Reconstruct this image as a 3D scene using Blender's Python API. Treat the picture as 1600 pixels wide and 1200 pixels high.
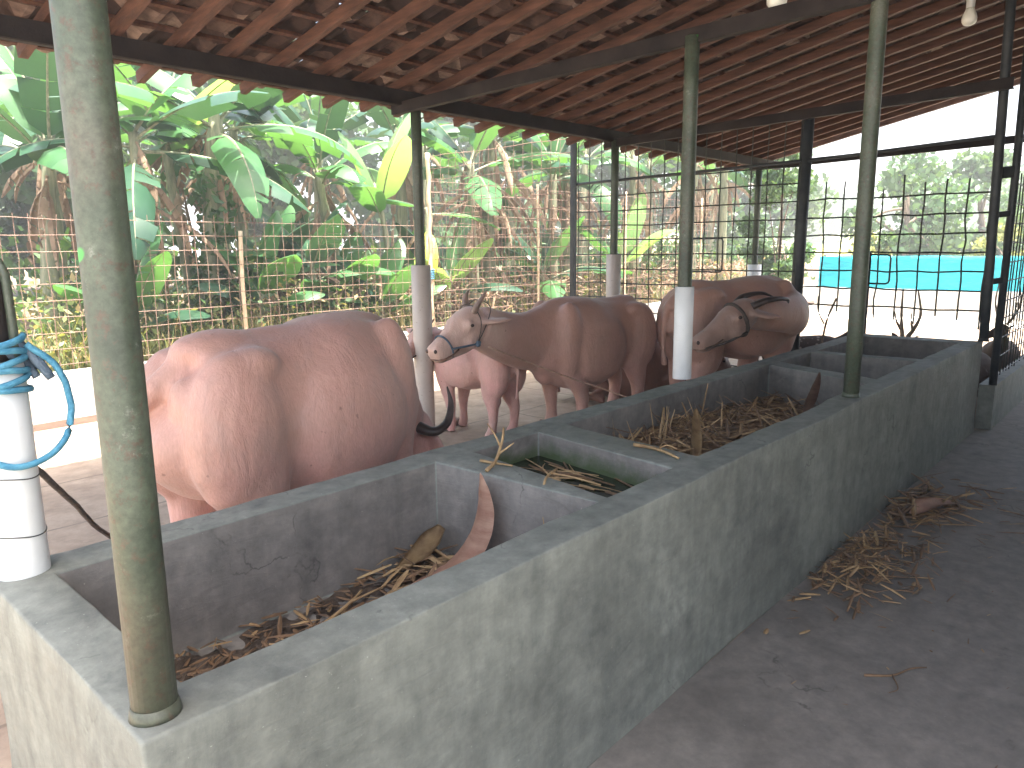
import bpy, bmesh, math, random
from mathutils import Vector, Matrix, noise
rnd = random.Random(7)
S = bpy.context.scene
for o in list(bpy.data.objects): bpy.data.objects.remove(o)
COL = S.collection
R = math.radians
PI = math.pi

# ------------------------------------------------------------------ camera
cam = bpy.data.cameras.new("camera"); co = bpy.data.objects.new("camera", cam); COL.objects.link(co)
yaw, pit, rol = 0.737236925, 0.182620161, -0.0107317219
f = Vector((math.cos(pit)*math.cos(yaw), math.cos(pit)*math.sin(yaw), -math.sin(pit)))
r = f.cross(Vector((0, 0, 1))).normalized(); u = r.cross(f)
r2 = r*math.cos(rol)+u*math.sin(rol); u2 = -r*math.sin(rol)+u*math.cos(rol)
m3 = Matrix((r2, u2, -f)).transposed()
co.matrix_world = Matrix.Translation((0, 0, 1.58)) @ m3.to_4x4()
cam.sensor_fit = 'HORIZONTAL'; cam.sensor_width = 36.0; cam.lens = 36.0*1154.64/1600.0
cam.clip_start = 0.05; cam.clip_end = 2000
S.camera = co

# ------------------------------------------------------------------ world, sun, exposure
SUN_DIR = Vector((0.0, -0.24, 1.0)).normalized()          # towards the sun
elev = math.asin(SUN_DIR.z); azim = math.atan2(SUN_DIR.x, SUN_DIR.y)
W = bpy.data.worlds.new("World"); S.world = W; W.use_nodes = True
wn = W.node_tree; wn.nodes.clear()
sky = wn.nodes.new('ShaderNodeTexSky'); sky.sky_type = 'NISHITA'; sky.sun_disc = False
sky.sun_elevation = elev; sky.sun_rotation = azim
sky.air_density = 1.0; sky.dust_density = 7.0; sky.ozone_density = 1.0
bg = wn.nodes.new('ShaderNodeBackground'); bg.inputs[1].default_value = 0.15
wo = wn.nodes.new('ShaderNodeOutputWorld')
wn.links.new(sky.outputs[0], bg.inputs[0]); wn.links.new(bg.outputs[0], wo.inputs[0])
sl = bpy.data.lights.new("sun", 'SUN'); sl.energy = 5.0; sl.angle = R(0.6); sl.color = (1.0, 0.95, 0.87)
so = bpy.data.objects.new("sun", sl); COL.objects.link(so)
so.rotation_euler = SUN_DIR.to_track_quat('Z', 'Y').to_euler()
S.view_settings.view_transform = 'Standard'; S.view_settings.look = 'None'
S.view_settings.exposure = 2.47; S.view_settings.gamma = 1.0
S.render.engine = 'CYCLES'
S.cycles.max_bounces = 10; S.cycles.diffuse_bounces = 6; S.cycles.transmission_bounces = 4
S.cycles.sample_clamp_indirect = 6.0

# ------------------------------------------------------------------ object helpers
def link(name, bm, mats, parent=None, smooth=False, world=True):
    me = bpy.data.meshes.new(name)
    if parent is not None and world:
        bmesh.ops.translate(bm, verts=bm.verts, vec=-parent.location)
    bm.to_mesh(me); bm.free()
    if not isinstance(mats, (list, tuple)): mats = [mats]
    for m in mats: me.materials.append(m)
    if smooth:
        for p in me.polygons: p.use_smooth = True
    o = bpy.data.objects.new(name, me); COL.objects.link(o)
    if parent is not None: o.parent = parent
    return o
def tag(o, label=None, cat=None, group=None, kind=None):
    if label: o['label'] = label
    if cat: o['category'] = cat
    if group: o['group'] = group
    if kind: o['kind'] = kind
    return o
def thing(name, label, cat, loc=(0, 0, 0), rz=0.0, group=None):
    o = bpy.data.objects.new(name, None); COL.objects.link(o)
    o.location = loc; o.rotation_euler = (0, 0, rz); o.empty_display_size = 0.1
    return tag(o, label, cat, group)

# ------------------------------------------------------------------ mesh helpers
def box(bm, a, b, mi=0):
    x0, y0, z0 = a; x1, y1, z1 = b
    v = [bm.verts.new(p) for p in ((x0,y0,z0),(x1,y0,z0),(x1,y1,z0),(x0,y1,z0),(x0,y0,z1),(x1,y0,z1),(x1,y1,z1),(x0,y1,z1))]
    for q in ((3,2,1,0),(4,5,6,7),(0,1,5,4),(1,2,6,5),(2,3,7,6),(3,0,4,7)):
        fc = bm.faces.new([v[i] for i in q]); fc.material_index = mi
    return v
def beam(bm, p, q, w, h, up=(0, 0, 1), mi=0):
    p = Vector(p); q = Vector(q); d = (q-p).normalized()
    s = d.cross(Vector(up)).normalized(); n = s.cross(d)
    v = []
    for c in (p, q):
        for a, b in ((-1,-1),(1,-1),(1,1),(-1,1)): v.append(bm.verts.new(c+s*a*w/2+n*b*h/2))
    for qd in ((3,2,1,0),(4,5,6,7),(0,1,5,4),(1,2,6,5),(2,3,7,6),(3,0,4,7)):
        fc = bm.faces.new([v[i] for i in qd]); fc.material_index = mi
def frames(pts, up=Vector((0, 0, 1))):
    out = []
    n = len(pts)
    for i in range(n):
        t = (pts[min(i+1, n-1)]-pts[max(i-1, 0)])
        if t.length < 1e-9: t = Vector((0, 0, 1))
        t.normalize()
        uu = up
        if abs(t.dot(uu)) > 0.96: uu = Vector((1, 0, 0))
        s = t.cross(uu).normalized(); w = s.cross(t)
        out.append((s, w))
    return out
def tube(bm, pts, rad, sides=8, up=Vector((0, 0, 1)), cap=True, mi=0, expo=2.0, round_ends=False):
    """rad: float or list of float / (side, up) pairs"""
    pts = [Vector(p) for p in pts]
    if not isinstance(rad, (list, tuple)): rad = [rad]*len(pts)
    fr = frames(pts, up); rings = []
    for p, q, (s, w) in zip(pts, rad, fr):
        a, b = q if isinstance(q, (list, tuple)) else (q, q)
        ring = []
        for k in range(sides):
            th = 2*PI*k/sides; c, d = math.cos(th), math.sin(th)
            if expo != 2.0:
                c = math.copysign(abs(c)**(2/expo), c); d = math.copysign(abs(d)**(2/expo), d)
            ring.append(bm.verts.new(p+s*(a*c)+w*(b*d)))
        rings.append(ring)
    for A, B in zip(rings, rings[1:]):
        for k in range(sides):
            fc = bm.faces.new((A[k], A[(k+1) % sides], B[(k+1) % sides], B[k])); fc.material_index = mi
    if cap:
        fc = bm.faces.new(rings[0][::-1]); fc.material_index = mi
        fc = bm.faces.new(rings[-1]); fc.material_index = mi
    return rings
def ellipsoid(bm, c, rr, seg=16, mi=0, rot=None):
    M = Matrix.Translation(c) @ (rot.to_4x4() if rot else Matrix()) @ Matrix.Diagonal((*rr, 1))
    n0 = len(bm.faces)
    bmesh.ops.create_uvsphere(bm, u_segments=seg, v_segments=max(6, seg//2), radius=1.0, matrix=M)
    if mi:
        bm.faces.ensure_lookup_table()
        for fc in bm.faces[n0:]: fc.material_index = mi
def smoothpath(pts, n=6):
    pts = [Vector(p) for p in pts]; out = []
    P = [pts[0]*2-pts[1]]+pts+[pts[-1]*2-pts[-2]]
    for i in range(1, len(P)-2):
        p0, p1, p2, p3 = P[i-1:i+3]
        for k in range(n):
            t = k/n
            out.append(0.5*((2*p1)+(-p0+p2)*t+(2*p0-5*p1+4*p2-p3)*t*t+(-p0+3*p1-3*p2+p3)*t**3))
    out.append(pts[-1]); return out
def lerp_list(vals, n):
    """catmull-rom resample matching smoothpath"""
    V = [Vector((v, v, 0)) if not isinstance(v, (tuple, list)) else Vector((v[0], v[1], 0)) for v in vals]
    return [(max(v.x, .004), max(v.y, .004)) for v in smoothpath(V, n)]

# ------------------------------------------------------------------ materials
def mat_new(name):
    m = bpy.data.materials.new(name); m.use_nodes = True
    nt = m.node_tree; b = nt.nodes['Principled BSDF']
    return m, nt, b
def ramp(nt, src, stops, interp='LINEAR'):
    c = nt.nodes.new('ShaderNodeValToRGB'); c.color_ramp.interpolation = interp
    e = c.color_ramp.elements
    while len(e) < len(stops): e.new(0.5)
    for el, (p, colr) in zip(e, stops):
        el.position = p; el.color = (*colr, 1) if len(colr) == 3 else colr
    nt.links.new(src, c.inputs[0]); return c
def coords(nt, scale=(1, 1, 1), kind='Object'):
    tc = nt.nodes.new('ShaderNodeTexCoord'); mp = nt.nodes.new('ShaderNodeMapping')
    mp.inputs['Scale'].default_value = scale
    nt.links.new(tc.outputs[kind], mp.inputs[0]); return mp.outputs[0]
def nz(nt, vec, scale, detail=6, rough=.6, dist=0.0):
    n = nt.nodes.new('ShaderNodeTexNoise'); n.inputs['Scale'].default_value = scale
    n.inputs['Detail'].default_value = detail; n.inputs['Roughness'].default_value = rough
    n.inputs['Distortion'].default_value = dist
    nt.links.new(vec, n.inputs['Vector']); return n.outputs['Fac']
def mix(nt, fac, a, b, mode='MIX'):
    x = nt.nodes.new('ShaderNodeMix'); x.data_type = 'RGBA'; x.blend_type = mode
    if isinstance(fac, (int, float)): x.inputs[0].default_value = fac
    else: nt.links.new(fac, x.inputs[0])
    for i, v in ((6, a), (7, b)):
        if isinstance(v, tuple): x.inputs[i].default_value = (*v, 1)
        else: nt.links.new(v, x.inputs[i])
    return x.outputs[2]
def bump(nt, b, src, strength=.3, dist=.01):
    bp = nt.nodes.new('ShaderNodeBump'); bp.inputs['Strength'].default_value = strength
    bp.inputs['Distance'].default_value = dist
    nt.links.new(src, bp.inputs['Height'])
    if b.inputs['Normal'].links:
        nt.links.new(b.inputs['Normal'].links[0].from_socket, bp.inputs['Normal'])
    nt.links.new(bp.outputs[0], b.inputs['Normal'])
def simple(name, c1, c2, scale=6, rough=.7, bscale=40, bstr=.2, metal=0, spec=.5, kind='Object', stretch=(1, 1, 1), lo=.35, hi=.65):
    m, nt, b = mat_new(name); v = coords(nt, stretch, kind)
    cr = ramp(nt, nz(nt, v, scale), [(lo, c1), (hi, c2)])
    nt.links.new(cr.outputs[0], b.inputs['Base Color'])
    b.inputs['Roughness'].default_value = rough; b.inputs['Metallic'].default_value = metal
    b.inputs['Specular IOR Level'].default_value = spec
    if bstr: bump(nt, b, nz(nt, v, bscale), bstr, .01)
    return m
M = {}
def concrete(name, base, dark, stain, stain_lo=.56, wet=None, scale=1.0, rough=.75, drips=True):
    m, nt, b = mat_new(name); v = coords(nt)
    n1 = nz(nt, v, 1.7*scale, 9, .66, .5); n2 = nz(nt, v, 13*scale, 8, .7); n3 = nz(nt, v, 1.15*scale, 12, .74, 1.2)
    c = ramp(nt, n1, [(.32, dark), (.62, base)]).outputs[0]
    c = mix(nt, 1.0, c, ramp(nt, n2, [(.33, (.70, .70, .70)), (.68, (1.14, 1.13, 1.11))]).outputs[0], 'MULTIPLY')
    if drips:      # run marks down the faces
        vs = coords(nt, (7, 7, .55)); dr = nz(nt, vs, 2.2*scale, 6, .6)
        c = mix(nt, 1.0, c, ramp(nt, dr, [(.34, (.86, .87, .87)), (.56, (1.03, 1.03, 1.03))]).outputs[0], 'MULTIPLY')
    # trowel sweeps
    vt = coords(nt, (1.1, 1.1, 5.5)); tw = nz(nt, vt, 3.5*scale, 7, .65, 2.0)
    c = mix(nt, 1.0, c, ramp(nt, tw, [(.35, (.94, .94, .94)), (.65, (1.03, 1.03, 1.03))]).outputs[0], 'MULTIPLY')
    st = ramp(nt, n3, [(stain_lo, (0, 0, 0)), (stain_lo+.16, (1, 1, 1))]).outputs[0]
    blot = ramp(nt, nz(nt, v, 9*scale, 10, .74), [(.37, (0, 0, 0)), (.62, (.85, .85, .85))]).outputs[0]
    c = mix(nt, mix(nt, 1.0, st, blot, 'MULTIPLY'), c, stain)
    sp = ramp(nt, nz(nt, v, 130*scale, 2, .5), [(.735, (0, 0, 0)), (.76, (.8, .8, .8))]).outputs[0]
    c = mix(nt, sp, c, (min(1, base[0]*1.5), min(1, base[1]*1.5), min(1, base[2]*1.5)))
    # hairline cracks
    vo = nt.nodes.new('ShaderNodeTexVoronoi'); vo.feature = 'DISTANCE_TO_EDGE'; vo.inputs['Scale'].default_value = 1.1*scale
    wv = nt.nodes.new('ShaderNodeTexNoise'); wv.inputs['Scale'].default_value = 4; wv.inputs['Detail'].default_value = 6; nt.links.new(v, wv.inputs['Vector'])
    sc_ = nt.nodes.new('ShaderNodeVectorMath'); sc_.operation = 'SCALE'; sc_.inputs['Scale'].default_value = .5; nt.links.new(wv.outputs['Color'], sc_.inputs[0])
    av = nt.nodes.new('ShaderNodeVectorMath'); av.operation = 'ADD'; nt.links.new(v, av.inputs[0]); nt.links.new(sc_.outputs[0], av.inputs[1]); nt.links.new(av.outputs[0], vo.inputs['Vector'])
    ck = ramp(nt, vo.outputs['Distance'], [(.0, (.75, .75, .75)), (.006, (0, 0, 0))]).outputs[0]
    gate = ramp(nt, n1, [(.52, (0, 0, 0)), (.58, (1, 1, 1))]).outputs[0]
    ck = mix(nt, 1.0, ck, gate, 'MULTIPLY')
    c = mix(nt, ck, c, tuple(x*.35 for x in dark))
    nt.links.new(c, b.inputs['Base Color'])
    rr = ramp(nt, n1, [(.3, (rough-.2,)*3), (.7, (rough+.12,)*3)]).outputs[0]
    nt.links.new(rr, b.inputs['Roughness'])
    bump(nt, b, nz(nt, v, 35*scale, 8, .65), .28, .006); bump(nt, b, tw, .25, .012); bump(nt, b, nz(nt, v, 5*scale, 5), .25, .02)
    return m
M['trough'] = concrete('trough_cement', (.215, .230, .200), (.145, .155, .136), (.055, .060, .060), .50)
M['trough_in'] = concrete('trough_cement_inside', (.215, .20, .178), (.135, .125, .112), (.05, .046, .042), .52)
def mossy():
    m = M['trough_in']; nt = m.node_tree; b = nt.nodes['Principled BSDF']
    src = b.inputs['Base Color'].links[0].from_socket
    tc = nt.nodes.new('ShaderNodeTexCoord'); sx = nt.nodes.new('ShaderNodeSeparateXYZ'); nt.links.new(tc.outputs['Object'], sx.inputs[0])
    n_ = nz(nt, tc.outputs['Object'], 9, 8, .7)
    a_ = nt.nodes.new('ShaderNodeMath'); a_.operation = 'MULTIPLY_ADD'; a_.inputs[1].default_value = .16; nt.links.new(n_, a_.inputs[0]); nt.links.new(sx.outputs['Z'], a_.inputs[2])
    zm = ramp(nt, a_.outputs[0], [(.755, (.9, .9, .9)), (.82, (0, 0, 0))]).outputs[0]
    xm = nt.nodes.new('ShaderNodeMapRange'); xm.inputs[1].default_value = 1.93; xm.inputs[2].default_value = 1.98; nt.links.new(sx.outputs['X'], xm.inputs[0])
    xn = nt.nodes.new('ShaderNodeMapRange'); xn.inputs[1].default_value = 2.56; xn.inputs[2].default_value = 2.53; nt.links.new(sx.outputs['X'], xn.inputs[0])
    p = nt.nodes.new('ShaderNodeMath'); p.operation = 'MULTIPLY'; nt.links.new(xm.outputs[0], p.inputs[0]); nt.links.new(xn.outputs[0], p.inputs[1])
    nt.links.new(mix(nt, mix(nt, 1.0, zm, p.outputs[0], 'MULTIPLY'), src, (.045, .075, .02)), b.inputs['Base Color'])
mossy()
M['aisle'] = concrete('aisle_cement', (.22, .203, .178), (.155, .142, .124), (.085, .077, .066), .55, scale=.8, rough=.8, drips=False)
def yard_mat():
    m, nt, b = mat_new('yard_cement'); v = coords(nt)
    n1 = nz(nt, v, .7, 8, .65, .4); n2 = nz(nt, v, 6, 8, .7)
    c = ramp(nt, n1, [(.3, (.26, .195, .14)), (.7, (.40, .32, .24))]).outputs[0]
    c = mix(nt, 1.0, c, ramp(nt, n2, [(.3, (.65, .62, .6)), (.7, (1.1, 1.1, 1.1))]).outputs[0], 'MULTIPLY')
    br = nt.nodes.new('ShaderNodeTexBrick'); br.inputs['Scale'].default_value = 1.0
    br.inputs['Brick Width'].default_value = 2.1; br.inputs['Row Height'].default_value = .95
    br.inputs['Mortar Size'].default_value = .014; br.inputs['Mortar Smooth'].default_value = .5
    br.inputs['Color1'].default_value = (0, 0, 0, 1); br.inputs['Color2'].default_value = (0, 0, 0, 1); br.inputs['Mortar'].default_value = (1, 1, 1, 1)
    dv = nt.nodes.new('ShaderNodeVectorMath'); dv.operation = 'ADD'; nt.links.new(v, dv.inputs[0])
    nn = nt.nodes.new('ShaderNodeTexNoise'); nn.inputs['Scale'].default_value = 3; nt.links.new(v, nn.inputs['Vector'])
    sc = nt.nodes.new('ShaderNodeVectorMath'); sc.operation = 'SCALE'; sc.inputs['Scale'].default_value = .06; nt.links.new(nn.outputs['Color'], sc.inputs[0])
    nt.links.new(sc.outputs[0], dv.inputs[1]); nt.links.new(dv.outputs[0], br.inputs['Vector'])
    c = mix(nt, mix(nt, 1.0, br.outputs['Color'], ramp(nt, n2, [(.35, (.15, .15, .15)), (.6, (.9, .9, .9))]).outputs[0], 'MULTIPLY'), c, (.09, .065, .045))
    dirt = ramp(nt, nz(nt, v, 1.6, 9, .7, 1.0), [(.54, (0, 0, 0)), (.68, (.75, .75, .75))]).outputs[0]
    c = mix(nt, dirt, c, (.15, .105, .07))
    nt.links.new(c, b.inputs['Base Color']); b.inputs['Roughness'].default_value = .78
    bump(nt, b, nz(nt, v, 22, 8, .65), .3, .01)
    return m
M['yard'] = yard_mat()
M['soil'] = simple('soil', (.10, .07, .045), (.18, .125, .08), 1.5, .95, 18, .6)
M['pale_ground'] = simple('pale_ground', (.50, .46, .40), (.62, .58, .52), .6, .9, 12, .3)
M['grass_ground'] = simple('field_ground', (.16, .20, .05), (.42, .36, .10), .35, .95, 6, .4)
M['whitewall'] = concrete('limewashed_cement', (.62, .60, .56), (.45, .41, .36), (.22, .16, .11), .60)
def pipe_mat():
    m, nt, b = mat_new('green_pipe_paint'); v = coords(nt)
    n1 = nz(nt, v, 5, 8, .6); n2 = nz(nt, v, 45, 6, .75)
    c = ramp(nt, n1, [(.3, (.035, .048, .032)), (.55, (.062, .078, .052)), (.75, (.095, .10, .075))]).outputs[0]
    rust = ramp(nt, n2, [(.54, (0, 0, 0)), (.64, (.8, .8, .8))]).outputs[0]
    c = mix(nt, rust, c, (.075, .045, .03))
    chip = ramp(nt, nz(nt, v, 22, 9, .78), [(.60, (0, 0, 0)), (.66, (.7, .7, .7))]).outputs[0]
    c = mix(nt, chip, c, (.17, .18, .15))
    z = nt.nodes.new('ShaderNodeTexNoise'); z.inputs['Scale'].default_value = 1.7
    v2 = coords(nt, (1, 1, 1)); nt.links.new(v2, z.inputs['Vector'])
    c = mix(nt, ramp(nt, z.outputs['Fac'], [(.58, (0, 0, 0)), (.72, (.35, .35, .35))]).outputs[0], c, (.12, .085, .065))
    c = mix(nt, 1.0, c, ramp(nt, nz(nt, v, 70, 6, .75), [(.35, (.72, .72, .72)), (.65, (1.22, 1.22, 1.22))]).outputs[0], 'MULTIPLY')
    sp = ramp(nt, nz(nt, v, 9, 2, .3), [(.74, (0, 0, 0)), (.76, (1, 1, 1))]).outputs[0]
    c = mix(nt, sp, c, (.05, .30, .05))
    nt.links.new(c, b.inputs['Base Color']); b.inputs['Roughness'].default_value = .5
    bump(nt, b, n2, .15, .003)
    return m
M['pipe'] = pipe_mat()
M['darksteel'] = simple('dark_painted_steel', (.02, .024, .028), (.05, .055, .055), 9, .55, 60, .2)
M['beamsteel'] = simple('brown_primer_steel', (.012, .009, .008), (.028, .021, .018), 5, .75, 50, .2, spec=.25)
def pvc_mat(name, c, spot):
    m, nt, b = mat_new(name); v = coords(nt)
    cc = ramp(nt, nz(nt, v, 4, 6, .6), [(.3, tuple(x*.86 for x in c)), (.7, c)]).outputs[0]
    sp = ramp(nt, nz(nt, v, 38, 5, .75), [(.62, (0, 0, 0)), (.68, (.8, .8, .8))]).outputs[0]
    cc = mix(nt, sp, cc, spot)
    nt.links.new(cc, b.inputs['Base Color']); b.inputs['Roughness'].default_value = .42
    return m
M['pvc'] = pvc_mat('white_plastic_pipe', (.72, .74, .72), (.60, .60, .56))
M['pvc_dirty'] = pvc_mat('grimy_cream_pipe', (.52, .46, .40), (.22, .13, .08))
M['wood'] = simple('reddish_rafter_wood', (.055, .023, .013), (.118, .052, .032), 5, .8, 60, .35, stretch=(6, .8, 6))
def tile_mat():
    m, nt, b = mat_new('clay_roof_tile'); v = coords(nt)
    vo = nt.nodes.new('ShaderNodeTexVoronoi'); vo.inputs['Scale'].default_value = 4.2; nt.links.new(v, vo.inputs['Vector'])
    sep = nt.nodes.new('ShaderNodeSeparateColor'); nt.links.new(vo.outputs['Color'], sep.inputs[0])
    c = ramp(nt, sep.outputs[0], [(0, (.030, .018, .014)), (.45, (.06, .033, .026)), (.8, (.13, .08, .062)), (1, (.34, .25, .20))]).outputs[0]
    c = mix(nt, 1.0, c, ramp(nt, nz(nt, v, 16, 8, .7), [(.3, (.5, .5, .5)), (.7, (1.25, 1.25, 1.25))]).outputs[0], 'MULTIPLY')
    nt.links.new(c, b.inputs['Base Color']); b.inputs['Roughness'].default_value = .9
    bump(nt, b, nz(nt, v, 50, 6), .3, .005)
    return m
M['tile'] = tile_mat()
M['wire_rust'] = simple('rusty_wire', (.13, .075, .050), (.26, .17, .125), 7, .75, 60, 0)
M['wire_shade_dark'] = simple('shade_dark_wire', (.03, .035, .03), (.07, .07, .06), 7, .6, 60, 0)  # dark tone puts the shade of the backlit panels into the wire colour
M['bamboo'] = simple('dry_bamboo', (.42, .30, .18), (.60, .47, .32), 6, .6, 40, .2)
def hide_mat(name, c_pink, c_tan, c_dust, top=1.0, head=None):
    m, nt, b = mat_new(name); v = coords(nt)
    n1 = nz(nt, v, 2.2, 6, .6, .4); n2 = nz(nt, v, 9, 7, .65); 
    c = ramp(nt, n1, [(.32, c_pink), (.66, c_tan)]).outputs[0]
    c = mix(nt, ramp(nt, n2, [(.45, (0, 0, 0)), (.75, (.4, .4, .4))]).outputs[0], c, c_dust)
    # dusty back: real dirt along the spine
    ge = nt.nodes.new('ShaderNodeNewGeometry'); sx = nt.nodes.new('ShaderNodeSeparateXYZ'); tc = nt.nodes.new('ShaderNodeTexCoord')
    nt.links.new(tc.outputs['Object'], sx.inputs[0])
    ad = nt.nodes.new('ShaderNodeMath'); ad.operation = 'MULTIPLY_ADD'; ad.inputs[1].default_value = .30; nt.links.new(n1, ad.inputs[0]); nt.links.new(sx.outputs['Z'], ad.inputs[2])
    dz = ramp(nt, ad.outputs[0], [(.50*top+.12, (0, 0, 0)), (1.25*top+.12, (.62, .62, .62))]).outputs[0]
    c = mix(nt, dz, c, c_dust)
    if head:      # face of another tone: dusty grey or paler pink
        hc, hr, hcol = head
        ds = nt.nodes.new('ShaderNodeVectorMath'); ds.operation = 'DISTANCE'; nt.links.new(tc.outputs['Object'], ds.inputs[0]); ds.inputs[1].default_value = hc
        ad2 = nt.nodes.new('ShaderNodeMath'); ad2.operation = 'MULTIPLY_ADD'; ad2.inputs[1].default_value = .25; nt.links.new(n1, ad2.inputs[0]); nt.links.new(ds.outputs['Value'], ad2.inputs[2])
        hm_ = ramp(nt, ad2.outputs[0], [(hr*.75+.12, (.85, .85, .85)), (hr*1.15+.12, (0, 0, 0))]).outputs[0]
        c = mix(nt, hm_, c, hcol)
    # sparse dark freckles
    sp = ramp(nt, nz(nt, v, 26, 2, .3), [(.76, (0, 0, 0)), (.79, (.5, .5, .5))]).outputs[0]
    c = mix(nt, sp, c, (.12, .06, .05))
    nt.links.new(c, b.inputs['Base Color']); b.inputs['Roughness'].default_value = .55
    b.inputs['Subsurface Weight'].default_value = .08; b.inputs['Subsurface Radius'].default_value = (.02, .008, .005)
    b.inputs['Sheen Weight'].default_value = .15
    vh = coords(nt, (60, 60, 9)); hair = nz(nt, vh, 3, 4, .65)
    c = mix(nt, 1.0, c, ramp(nt, hair, [(.3, (.86, .84, .83)), (.7, (1.06, 1.05, 1.05))]).outputs[0], 'MULTIPLY')
    patch_ = ramp(nt, nz(nt, v, 4.5, 5, .6, .8), [(.50, (0, 0, 0)), (.66, (.45, .45, .45))]).outputs[0]
    c = mix(nt, patch_, c, tuple(x*.72 for x in c_tan))
    nt.links.new(c, b.inputs['Base Color'])
    bump(nt, b, hair, .22, .004)
    vf = coords(nt, (1.2, 1.2, .5)); bump(nt, b, nz(nt, vf, 7, 6, .6, .5), .45, .03)
    vw = coords(nt, (3.2, 3.2, .8)); bump(nt, b, nz(nt, vw, 8, 4, .6, .8), .12, .012)
    bump(nt, b, nz(nt, v, 45, 5, .6), .12, .005)
    return m
M['hide'] = hide_mat('pink_hide', (.60, .325, .285), (.54, .345, .285), (.37, .21, .155))
M['hide_tan'] = hide_mat('tan_hide', (.57, .325, .265), (.52, .325, .25), (.37, .21, .15), .9)
M['hide_pale_face'] = hide_mat('tan_hide_pale_face', (.57, .325, .265), (.52, .325, .25), (.37, .21, .15), .9, ((1.60*.94, .10*.94, 1.0*.94), .42, (.60, .42, .34)))
M['hide_grey_face'] = hide_mat('tan_hide_grey_face', (.57, .325, .265), (.52, .325, .25), (.37, .21, .15), .9, ((-.62*1.05, -.62*1.05, .90*1.05), .40, (.27, .185, .15)))
M['horn_dark'] = simple('dark_horn_keratin', (.035, .026, .022), (.085, .06, .05), 9, .45, 60, .2)
M['hide_brown'] = hide_mat('brown_hide', (.27, .14, .10), (.22, .12, .085), (.13, .07, .048), .6)
M['horn'] = simple('horn_keratin', (.16, .11, .085), (.30, .21, .16), 9, .45, 60, .2)
M['hoof'] = simple('hoof_keratin', (.10, .055, .035), (.22, .12, .08), 14, .6, 50, .3)
M['eye'] = simple('wet_eye', (.02, .012, .01), (.05, .03, .025), 9, .15, 40, 0)
M['rope_blue'] = simple('blue_rope', (.03, .17, .28), (.10, .32, .44), 30, .7, 160, .5)
M['rope_slate'] = simple('slate_rope', (.05, .08, .11), (.11, .15, .19), 30, .8, 160, .5)
M['rope_dark'] = simple('dark_rope', (.05, .04, .035), (.10, .08, .065), 30, .85, 160, .5)
M['rope_tan'] = simple('tan_rope', (.28, .17, .11), (.38, .25, .18), 30, .85, 160, .5)
def leaf_mat(name, c1, c2, trans=.35, rough=.45, scale=3.0, tcol=None):
    m, nt, b = mat_new(name); v = coords(nt)
    c = ramp(nt, nz(nt, v, scale, 6, .6), [(.3, c1), (.7, c2)]).outputs[0]
    nt.links.new(c, b.inputs['Base Color']); b.inputs['Roughness'].default_value = rough
    tr = nt.nodes.new('ShaderNodeBsdfTranslucent')
    t = tcol or (min(1, c2[0]*2.2), min(1, c2[1]*2.0), c2[2]*.9)
    tr.inputs[0].default_value = (*t, 1)
    mx = nt.nodes.new('ShaderNodeMixShader'); mx.inputs[0].default_value = trans
    out = nt.nodes['Material Output']
    nt.links.new(b.outputs[0], mx.inputs[1]); nt.links.new(tr.outputs[0], mx.inputs[2]); nt.links.new(mx.outputs[0], out.inputs[0])
    return m
M['leaf_dark'] = leaf_mat('banana_leaf_deep', (.013, .045, .026), (.028, .078, .040), .18, .36)
M['leaf_mid'] = leaf_mat('banana_leaf_mid', (.030, .095, .038), (.062, .16, .055), .33, .40)
M['leaf_bright'] = leaf_mat('banana_leaf_fresh', (.10, .22, .09), (.18, .32, .12), .42)
M['leaf_yellow'] = leaf_mat('banana_leaf_yellowing', (.28, .32, .04), (.45, .42, .07), .4)
M['leaf_dead'] = leaf_mat('banana_leaf_dead', (.16, .10, .06), (.36, .26, .18), .2, .9, 5, (.4, .26, .14))
M['pseudostem'] = simple('banana_stem', (.10, .12, .06), (.26, .25, .16), 4, .7, 20, .4, stretch=(6, 6, .7))
M['shrub'] = leaf_mat('shrub_leaf', (.025, .065, .02), (.065, .125, .040), .28, .5, 5)
M['shrub_dark'] = leaf_mat('shrub_leaf_deep', (.030, .080, .028), (.060, .13, .045), .25, .5, 5)
M['grass'] = leaf_mat('sunny_weeds', (.07, .12, .035), (.20, .22, .09), .30, .6, 2)
M['drygrass'] = leaf_mat('dry_weeds', (.26, .20, .10), (.42, .33, .20), .25, .8, 2)
M['bark'] = simple('bark', (.10, .07, .05), (.22, .17, .12), 6, .9, 20, .6, stretch=(4, 4, .8))
M['straw'] = simple('straw', (.20, .12, .055), (.42, .29, .14), 12, .7, 60, .2)
M['straw_dark'] = simple('sodden_straw', (.09, .055, .030), (.22, .13, .065), 12, .7, 60, .2)
M['husk'] = simple('corn_husk', (.46, .25, .17), (.62, .40, .28), 8, .6, 30, .4, stretch=(1, 1, 4))
M['husk_dark'] = simple('brown_husk', (.10, .055, .035), (.20, .11, .07), 8, .7, 30, .4, stretch=(1, 1, 4))
M['muck'] = simple('feed_mush', (.035, .025, .018), (.085, .06, .04), 9, .55, 25, .8)
M['bulb'] = simple('frosted_bulb', (.70, .68, .58), (.78, .76, .66), 3, .35, 20, 0)
M['bulbcap'] = simple('bulb_socket', (.55, .54, .50), (.65, .64, .6), 3, .4, 20, 0)
def tarp_mat():
    m, nt, b = mat_new('turquoise_tarp'); v = coords(nt, (1, 1, 5))
    c = ramp(nt, nz(nt, v, 2.0, 6, .6), [(.3, (.0, .36, .44)), (.7, (.03, .52, .58))]).outputs[0]
    nt.links.new(c, b.inputs['Base Color']); b.inputs['Roughness'].default_value = .45
    bump(nt, b, nz(nt, v, 3, 4), .5, .05); return m
M['tarp'] = tarp_mat()
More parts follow.
